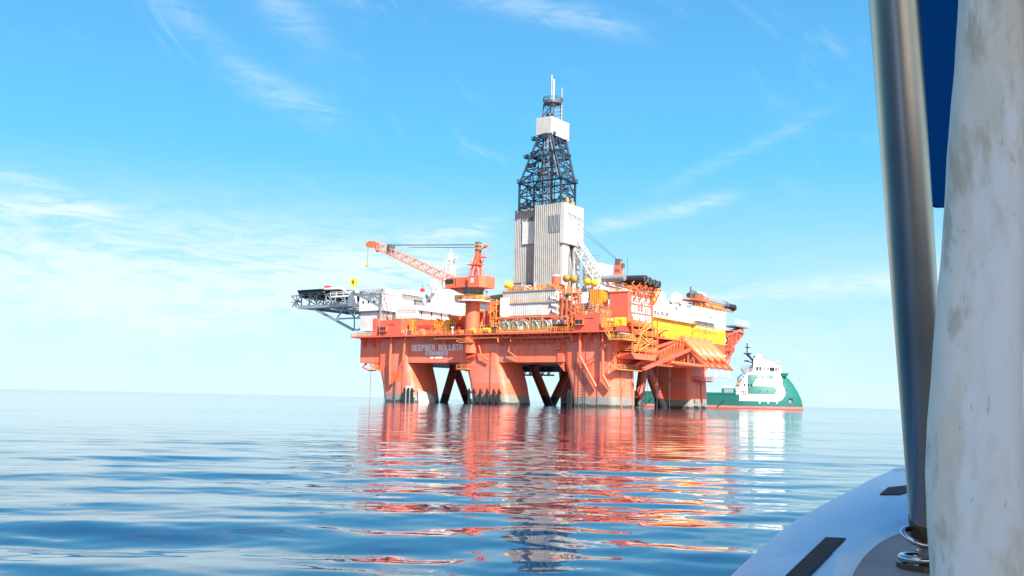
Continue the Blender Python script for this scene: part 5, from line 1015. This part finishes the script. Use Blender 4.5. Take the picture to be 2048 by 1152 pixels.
part(sp, 'deck_crane', MB().bar((-25.4, -6, 12.2), (-23.4, -6, 13.8), .35).bar((-25.2, -6, 9.8), (-25.2, -6, 12.4), .4), 'navy')
for (x, z, r_) in ((-16.9, 21.3, .95), (-9.7, 18.9, .75)): part(sp, 'radome', MB().sphere((x, -3, z), r_, 14, 10), 'white2', True)
part(sp, 'aft_wing', MB().prismy([(-24.0, 16.2), (-19.2, 16.6), (-19.2, 14.0), (-22.6, 14.0)], -5, 5), 'steel'); part(sp, 'aft_railing', MB().rail([(-24, -5, 16.3), (-19.2, -5, 16.3)], 1.0, .15, 1), 'steel'); part(sp, 'aft_locker', MB().box(-24.8, -23.6, -5, 0, 9.8, 12.2), 'steel')
mb = MB().bar((-19.5, 0, 16.6), (-18.4, 0, 21.4), .8).bar((-18.9, 0, 19.2), (-21.6, 0, 22.2), .9).box(-22.8, -19.8, -1.2, 1.2, 22.0, 22.5).bar((-21.4, 0, 22.3), (-21.4, 0, 26.8), .45).box(-22.2, -20.2, -.6, .6, 24.6, 25.0).box(-22.6, -20.8, -.5, .5, 19.0, 19.6).bar((-22, 0, 19.3), (-19, 0, 18.6), .4)
part(sp, 'mast', mb, 'navy'); part(sp, 'mast_light', MB().box(-21.0, -20.2, -.3, .3, 23.2, 23.9).box(-21.7, -21.1, -.3, .3, 26.6, 27.4).box(-20.8, -19.6, -.3, .3, 25.2, 25.5), 'white')

# ================================================================== the boat the picture was taken from
def at(px, py, d):
    v = fw + rt * ((px - 1024) / F) - up * ((py - 576) / F)
    return Vector((0, 0, CAMZ)) + v * (d / v.y)
M_['gel'] = mat('white_gelcoat_in_blue_shade', (.17, .38, .78), .28, var=.08, vscale=6, bump=.015, bscale=12)  # white gelcoat; the blue of sky-lit shade is put into its base colour
M_['gelgrey'] = mat('grey_nonslip_deck', (.40, .41, .42), .7, var=.15, vscale=14, bump=.5, bscale=160)
M_['grip'] = mat('black_grip_tape', (.03, .03, .035), .85, var=.3, vscale=30, bump=.4, bscale=300)
M_['inox'] = mat('brushed_stainless', (.64, .56, .45), .33, 1.0, var=.15, vscale=9, bump=.004, bscale=60)
M_['inoxd'] = mat('tarnished_stainless', (.30, .26, .20), .4, 1.0, var=.6, vscale=25, col2=(.16, .06, .02))
M_['chrome'] = mat('polished_ring', (.62, .63, .66), .16, 1.0, var=.2, vscale=30)
M_['blue'] = mat('blue_canvas', (.0, .085, .33), .85, var=.12, vscale=8, bump=.12, bscale=90, spec=.05)
def gel_scuffs():
    m = M_['gel']; t = m.node_tree; b = t.nodes['Principled BSDF']; src = b.inputs['Base Color'].links[0].from_socket
    c = nd(t, 'ShaderNodeTexCoord'); n1 = nd(t, 'ShaderNodeTexNoise'); t.links.new(c.outputs['Object'], n1.inputs[0]); n1.inputs['Scale'].default_value = 45; n1.inputs['Detail'].default_value = 8; n1.inputs['Roughness'].default_value = .75
    n2 = nd(t, 'ShaderNodeTexNoise'); t.links.new(c.outputs['Object'], n2.inputs[0]); n2.inputs['Scale'].default_value = 5
    v = mth(t, 'MULTIPLY', mth(t, 'GREATER_THAN', n1.outputs[0], .57), mth(t, 'GREATER_THAN', n2.outputs[0], .52))
    mx = nd(t, 'ShaderNodeMix', data_type='RGBA'); t.links.new(mth(t, 'MULTIPLY', v, .45), mx.inputs[0]); t.links.new(src, mx.inputs[6]); mx.inputs[7].default_value = (.16, .20, .27, 1); t.links.new(mx.outputs[2], b.inputs['Base Color'])
gel_scuffs()
def stained():
    m = bpy.data.materials.new('stained_white_canvas'); m.use_nodes = True; t = m.node_tree; b = t.nodes['Principled BSDF']; b.inputs['Roughness'].default_value = .6
    c = nd(t, 'ShaderNodeTexCoord'); mp = nd(t, 'ShaderNodeMapping'); mp.inputs['Scale'].default_value = (1.3, 1.3, .42); t.links.new(c.outputs['Object'], mp.inputs[0])
    def nz(sc, det, a, b_, off=0.0):
        n = nd(t, 'ShaderNodeTexNoise'); mm = nd(t, 'ShaderNodeMapping'); mm.inputs['Location'].default_value = (off, off, off); t.links.new(mp.outputs[0], mm.inputs[0]); t.links.new(mm.outputs[0], n.inputs[0]); n.inputs['Scale'].default_value = sc; n.inputs['Detail'].default_value = det; n.inputs['Roughness'].default_value = .62; n.inputs['Distortion'].default_value = .3
        r_ = nd(t, 'ShaderNodeMapRange', interpolation_type='SMOOTHSTEP'); t.links.new(n.outputs[0], r_.inputs[0]); r_.inputs[1].default_value = a; r_.inputs[2].default_value = b_; return r_.outputs[0]
    def mix(f, a, col):
        n = nd(t, 'ShaderNodeMix', data_type='RGBA'); t.links.new(f, n.inputs[0])
        if isinstance(a, tuple): n.inputs[6].default_value = a
        else: t.links.new(a, n.inputs[6])
        n.inputs[7].default_value = col; return n.outputs[2]
    c1 = mix(nz(14, 5, .35, .68), (.88, .79, .66, 1), (.70, .61, .48, 1))
    c2 = mix(mth(t, 'MULTIPLY', nz(30, 7, .50, .64, 4.1), .75), c1, (.50, .41, .29, 1))
    c3 = mix(mth(t, 'MULTIPLY', nz(9, 6, .50, .60, 2.0), .9), c2, (.90, .87, .83, 1))
    c4 = mix(mth(t, 'MULTIPLY', nz(95, 5, .62, .72, 1.0), .5), c3, (.30, .27, .22, 1))
    t.links.new(c4, b.inputs['Base Color'])
    n = nd(t, 'ShaderNodeTexNoise'); t.links.new(c.outputs['Object'], n.inputs[0]); n.inputs['Scale'].default_value = 40; n.inputs['Detail'].default_value = 5
    bp = nd(t, 'ShaderNodeBump'); bp.inputs['Strength'].default_value = .35; bp.inputs['Distance'].default_value = .004; t.links.new(n.outputs[0], bp.inputs['Height']); t.links.new(bp.outputs[0], b.inputs['Normal'])
    return m
M_['stained'] = stained()
GZ = 1.22; kk = (CAMZ - GZ) / .27
outer = [(-.75, -2.6), (-.45, -1.0), (-.17, .3), (.345, 1.61), (.50, 2.0), (.69, 2.46), (1.15, 3.4), (1.48, 4.08), (1.82, 4.71), (2.4, 5.6), (3.1, 6.35), (3.6, 6.6), (4.1, 6.4), (4.5, 5.6), (4.6, 4.6), (4.3, 2.9), (3.6, .9), (2.9, -1.0), (2.3, -2.6)]
inner = [(-.55, -2.6), (-.25, -1.0), (.05, .3), (.52, 1.65), (.69, 2.06), (.89, 2.43), (1.15, 2.72), (1.6, 3.15), (2.1, 3.9), (2.6, 4.7), (3.1, 5.3), (3.55, 5.6), (3.85, 5.4), (4.1, 4.9), (4.1, 4.2), (3.9, 2.7), (3.3, .9), (2.6, -1.0), (2.1, -2.6)]
def smooth_poly(p, it=3):
    for _ in range(it):
        q = [p[0]]
        for a, b in zip(p, p[1:]): q += [(a[0] * .75 + b[0] * .25, a[1] * .75 + b[1] * .25), (a[0] * .25 + b[0] * .75, a[1] * .25 + b[1] * .75)]
        q.append(p[-1]); p = q
    return p
outer = smooth_poly([(x * kk, y * kk) for x, y in outer]); inner = smooth_poly([(x * kk, y * kk) for x, y in inner])
bt = thing('motor_boat', 'white-hulled boat in the foreground with grey inner deck and black grip strips', 'boat', (1.2, 1.0, .0), fr='world')
n = len(outer); cen = Vector((1.2, 1.2)); prof = []
def off(p, d):
    v = Vector(p) - cen; v.normalize(); return (p[0] + v.x * d, p[1] + v.y * d)
rings = [[(*off(p, -.25), -.3) for p in outer], [(*off(p, -.12), .35) for p in outer], [(*off(p, -.01), GZ - .09) for p in outer], [(*off(p, .004), GZ - .03) for p in outer], [(*off(p, .003), GZ - .007) for p in outer], [(*off(p, -.002), GZ - .001) for p in outer], [(*off(p, -.009), GZ) for p in outer],
         [(*off(p, 0), GZ) for p in inner], [(*off(p, -.015), GZ - .012) for p in inner], [(*off(p, -.02), GZ - .02) for p in inner]]
vs = [p for r_ in rings for p in r_]; fs = [(j * n + i, j * n + i + 1, (j + 1) * n + i + 1, (j + 1) * n + i) for j in range(len(rings) - 1) for i in range(n - 1)]
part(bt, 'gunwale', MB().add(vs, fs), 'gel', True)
part(bt, 'inner_deck', MB().prism([off(p, .02) for p in inner[24:]] , GZ - .05, GZ - .016), 'gelgrey')
part(bt, 'cockpit_floor', MB().prism([off(p, -.1) for p in outer][:24] + [off(p, -.1) for p in outer][-10:], .25, .3), 'gelgrey')
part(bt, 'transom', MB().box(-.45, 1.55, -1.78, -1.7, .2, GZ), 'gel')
def strip(poly): part(bt, 'grip_strip', MB().prism([(x * kk, y * kk) for x, y in poly], GZ - .001, GZ + .0025), 'grip')
strip([(.245, 1.15), (.45, 1.64), (.66, 2.11), (.70, 2.105), (.49, 1.65), (.285, 1.15)]); strip([(1.17, 3.19), (1.30, 3.47), (1.62, 3.80), (1.72, 3.78), (1.40, 3.45), (1.235, 3.20)])
part(bt, 'bow_sunlit_sliver', MB().prism([(x * kk, y * kk) for x, y in ((1.70, 4.48), (1.79, 4.62), (2.1, 4.75), (2.1, 4.70), (1.86, 4.6))], GZ - .001, GZ + .004), 'white2')  # gunwale tip in white: its sunlit brightness is put into the colour
# strut
b0 = at(1862, 1042, 1.27); t0_ = at(1787.5, 0, 1.01); dd = (t0_ - b0)
po = thing('canopy_pole', 'thick brushed steel pole leaning up from the deck of the foreground boat', 'pole', tuple(b0), fr='world')
part(po, 'tube', MB().tube(b0, b0 + dd * 1.35, .0252, 40), 'inox', True)
dn = dd.normalized()
part(po, 'end_collar', MB().tube(b0 - dn * .018, b0 + dn * .006, .0262, 32).tube(b0 - dn * .034, b0 - dn * .018, .012, 20, rq=.024), 'inoxd', True)
part(po, 'neck', MB().tube(b0 - dn * .075, b0 - dn * .03, .0125, 20), 'black', True)
g = at(1858, 1128, 1.27)
part(po, 'ring', MB().torus((g.x - .014, g.y, GZ + .022), (.25, -.42, .9), .017, .004, 36, 10), 'chrome', True)
part(po, 'base_ring', MB().torus((g.x - .016, g.y - .01, GZ - .002), (0, 0, 1), .021, .0045, 36, 10).box(g.x - .005, g.x + .05, g.y - .03, g.y + .03, GZ - .012, GZ + .003), 'chrome', True)
part(po, 'base_plate', MB().tube((g.x + .012, g.y, GZ - .015), (g.x + .012, g.y, GZ + .03), .03, 24, rq=.014), 'inoxd', True)
part(po, 'flange', MB().tube((g.x + .004, g.y, GZ - .016), (g.x + .004, g.y, GZ - .009), .042, 28), 'inoxd', True)
for a_ in (150, 215, 270): part(po, 'screw', MB().tube((g.x + .004 + .034 * math.cos(R(a_)), g.y + .034 * math.sin(R(a_)), GZ - .01), (g.x + .004 + .034 * math.cos(R(a_)), g.y + .034 * math.sin(R(a_)), GZ - .005), .0045, 12), 'chrome', True)
# padded post
def post():
    D = .74; keys = [(-500, 1948), (-200, 1934), (0, 1921), (150, 1912), (300, 1900), (420, 1893), (520, 1887), (640, 1876), (760, 1867), (860, 1860), (950, 1857), (1050, 1859), (1152, 1866), (1300, 1872), (1700, 1876)]
    ky = [k[0] for k in keys]; kx = [k[1] for k in keys]; vs = []; fs = []; n = 36; ysl = list(range(-500, 1701, 22)); rs = random.Random(3)
    for j, py in enumerate(ysl):
        lx = float(np.interp(py, ky, kx)) + .5 * math.sin(py * .019) + .3 * math.sin(py * .05 + 1); rx = 2043 + 5 * math.sin(py * .006)
        a = at(lx, py, D); b = at(rx, py, D); c = (a + b) / 2; hw = (b - a).length / 2; ux = (b - a).normalized(); uy = Vector((c.x, c.y, 0)).normalized(); ux = Vector((uy.y, -uy.x, 0))
        for i in range(n):
            q = 2 * math.pi * i / n; cq, sq = math.cos(q), math.sin(q); e = .62
            w = 1 + .004 * math.sin(3 * q + py * .011) 
            vs.append(c + uy * .012 + ux * (math.copysign(abs(cq) ** e, cq) * hw) + uy * (math.copysign(abs(sq) ** e, sq) * .032 * w))
    m_ = len(ysl)
    for j in range(m_ - 1):
        for i in range(n): fs.append((j * n + i, j * n + (i + 1) % n, (j + 1) * n + (i + 1) % n, (j + 1) * n + i))
    return MB().add(vs, fs)
pp = at(1955, 1152, .77)
solo('padded_post', post(), 'stained', 'dirty white padded post with brown stains at the right edge', 'post', tuple(pp), fr='world', smooth=True)
pc = at(2060, 600, .80)
# canopy overhead with its hanging flap
cp = thing('boat_canopy', 'deep blue canvas canopy flap hanging between the steel pole and the stained post', 'canopy', (1.2, .6, 2.1), fr='world')
part(cp, 'roof', MB().prism([(.12, .2), (.64, 1.33), (1.5, 2.35), (3.0, 1.9), (2.6, -.7), (-.1, -.7), (-.08, -.3)], 2.10, 2.14), 'blue')
def flap():
    D = 1.18; pts = []
    for py, lx in ((-560, 1752), (0, 1795), (250, 1828), (360, 1846), (398, 1858), (408, 1866), (412, 1880), (412, 1900), (408, 1960), (408, 2000), (-560, 2000)): pts.append(at(lx, py, D))
    nrm = Vector((0, .012, 0)); m = len(pts); vs = [p for p in pts] + [p + nrm for p in pts]
    return MB().add(vs, [tuple(range(m)), tuple(range(m, 2 * m))[::-1]] + [(i, m + i, m + (i + 1) % m, (i + 1) % m) for i in range(m)])
part(cp, 'side_flap', flap(), 'blue')
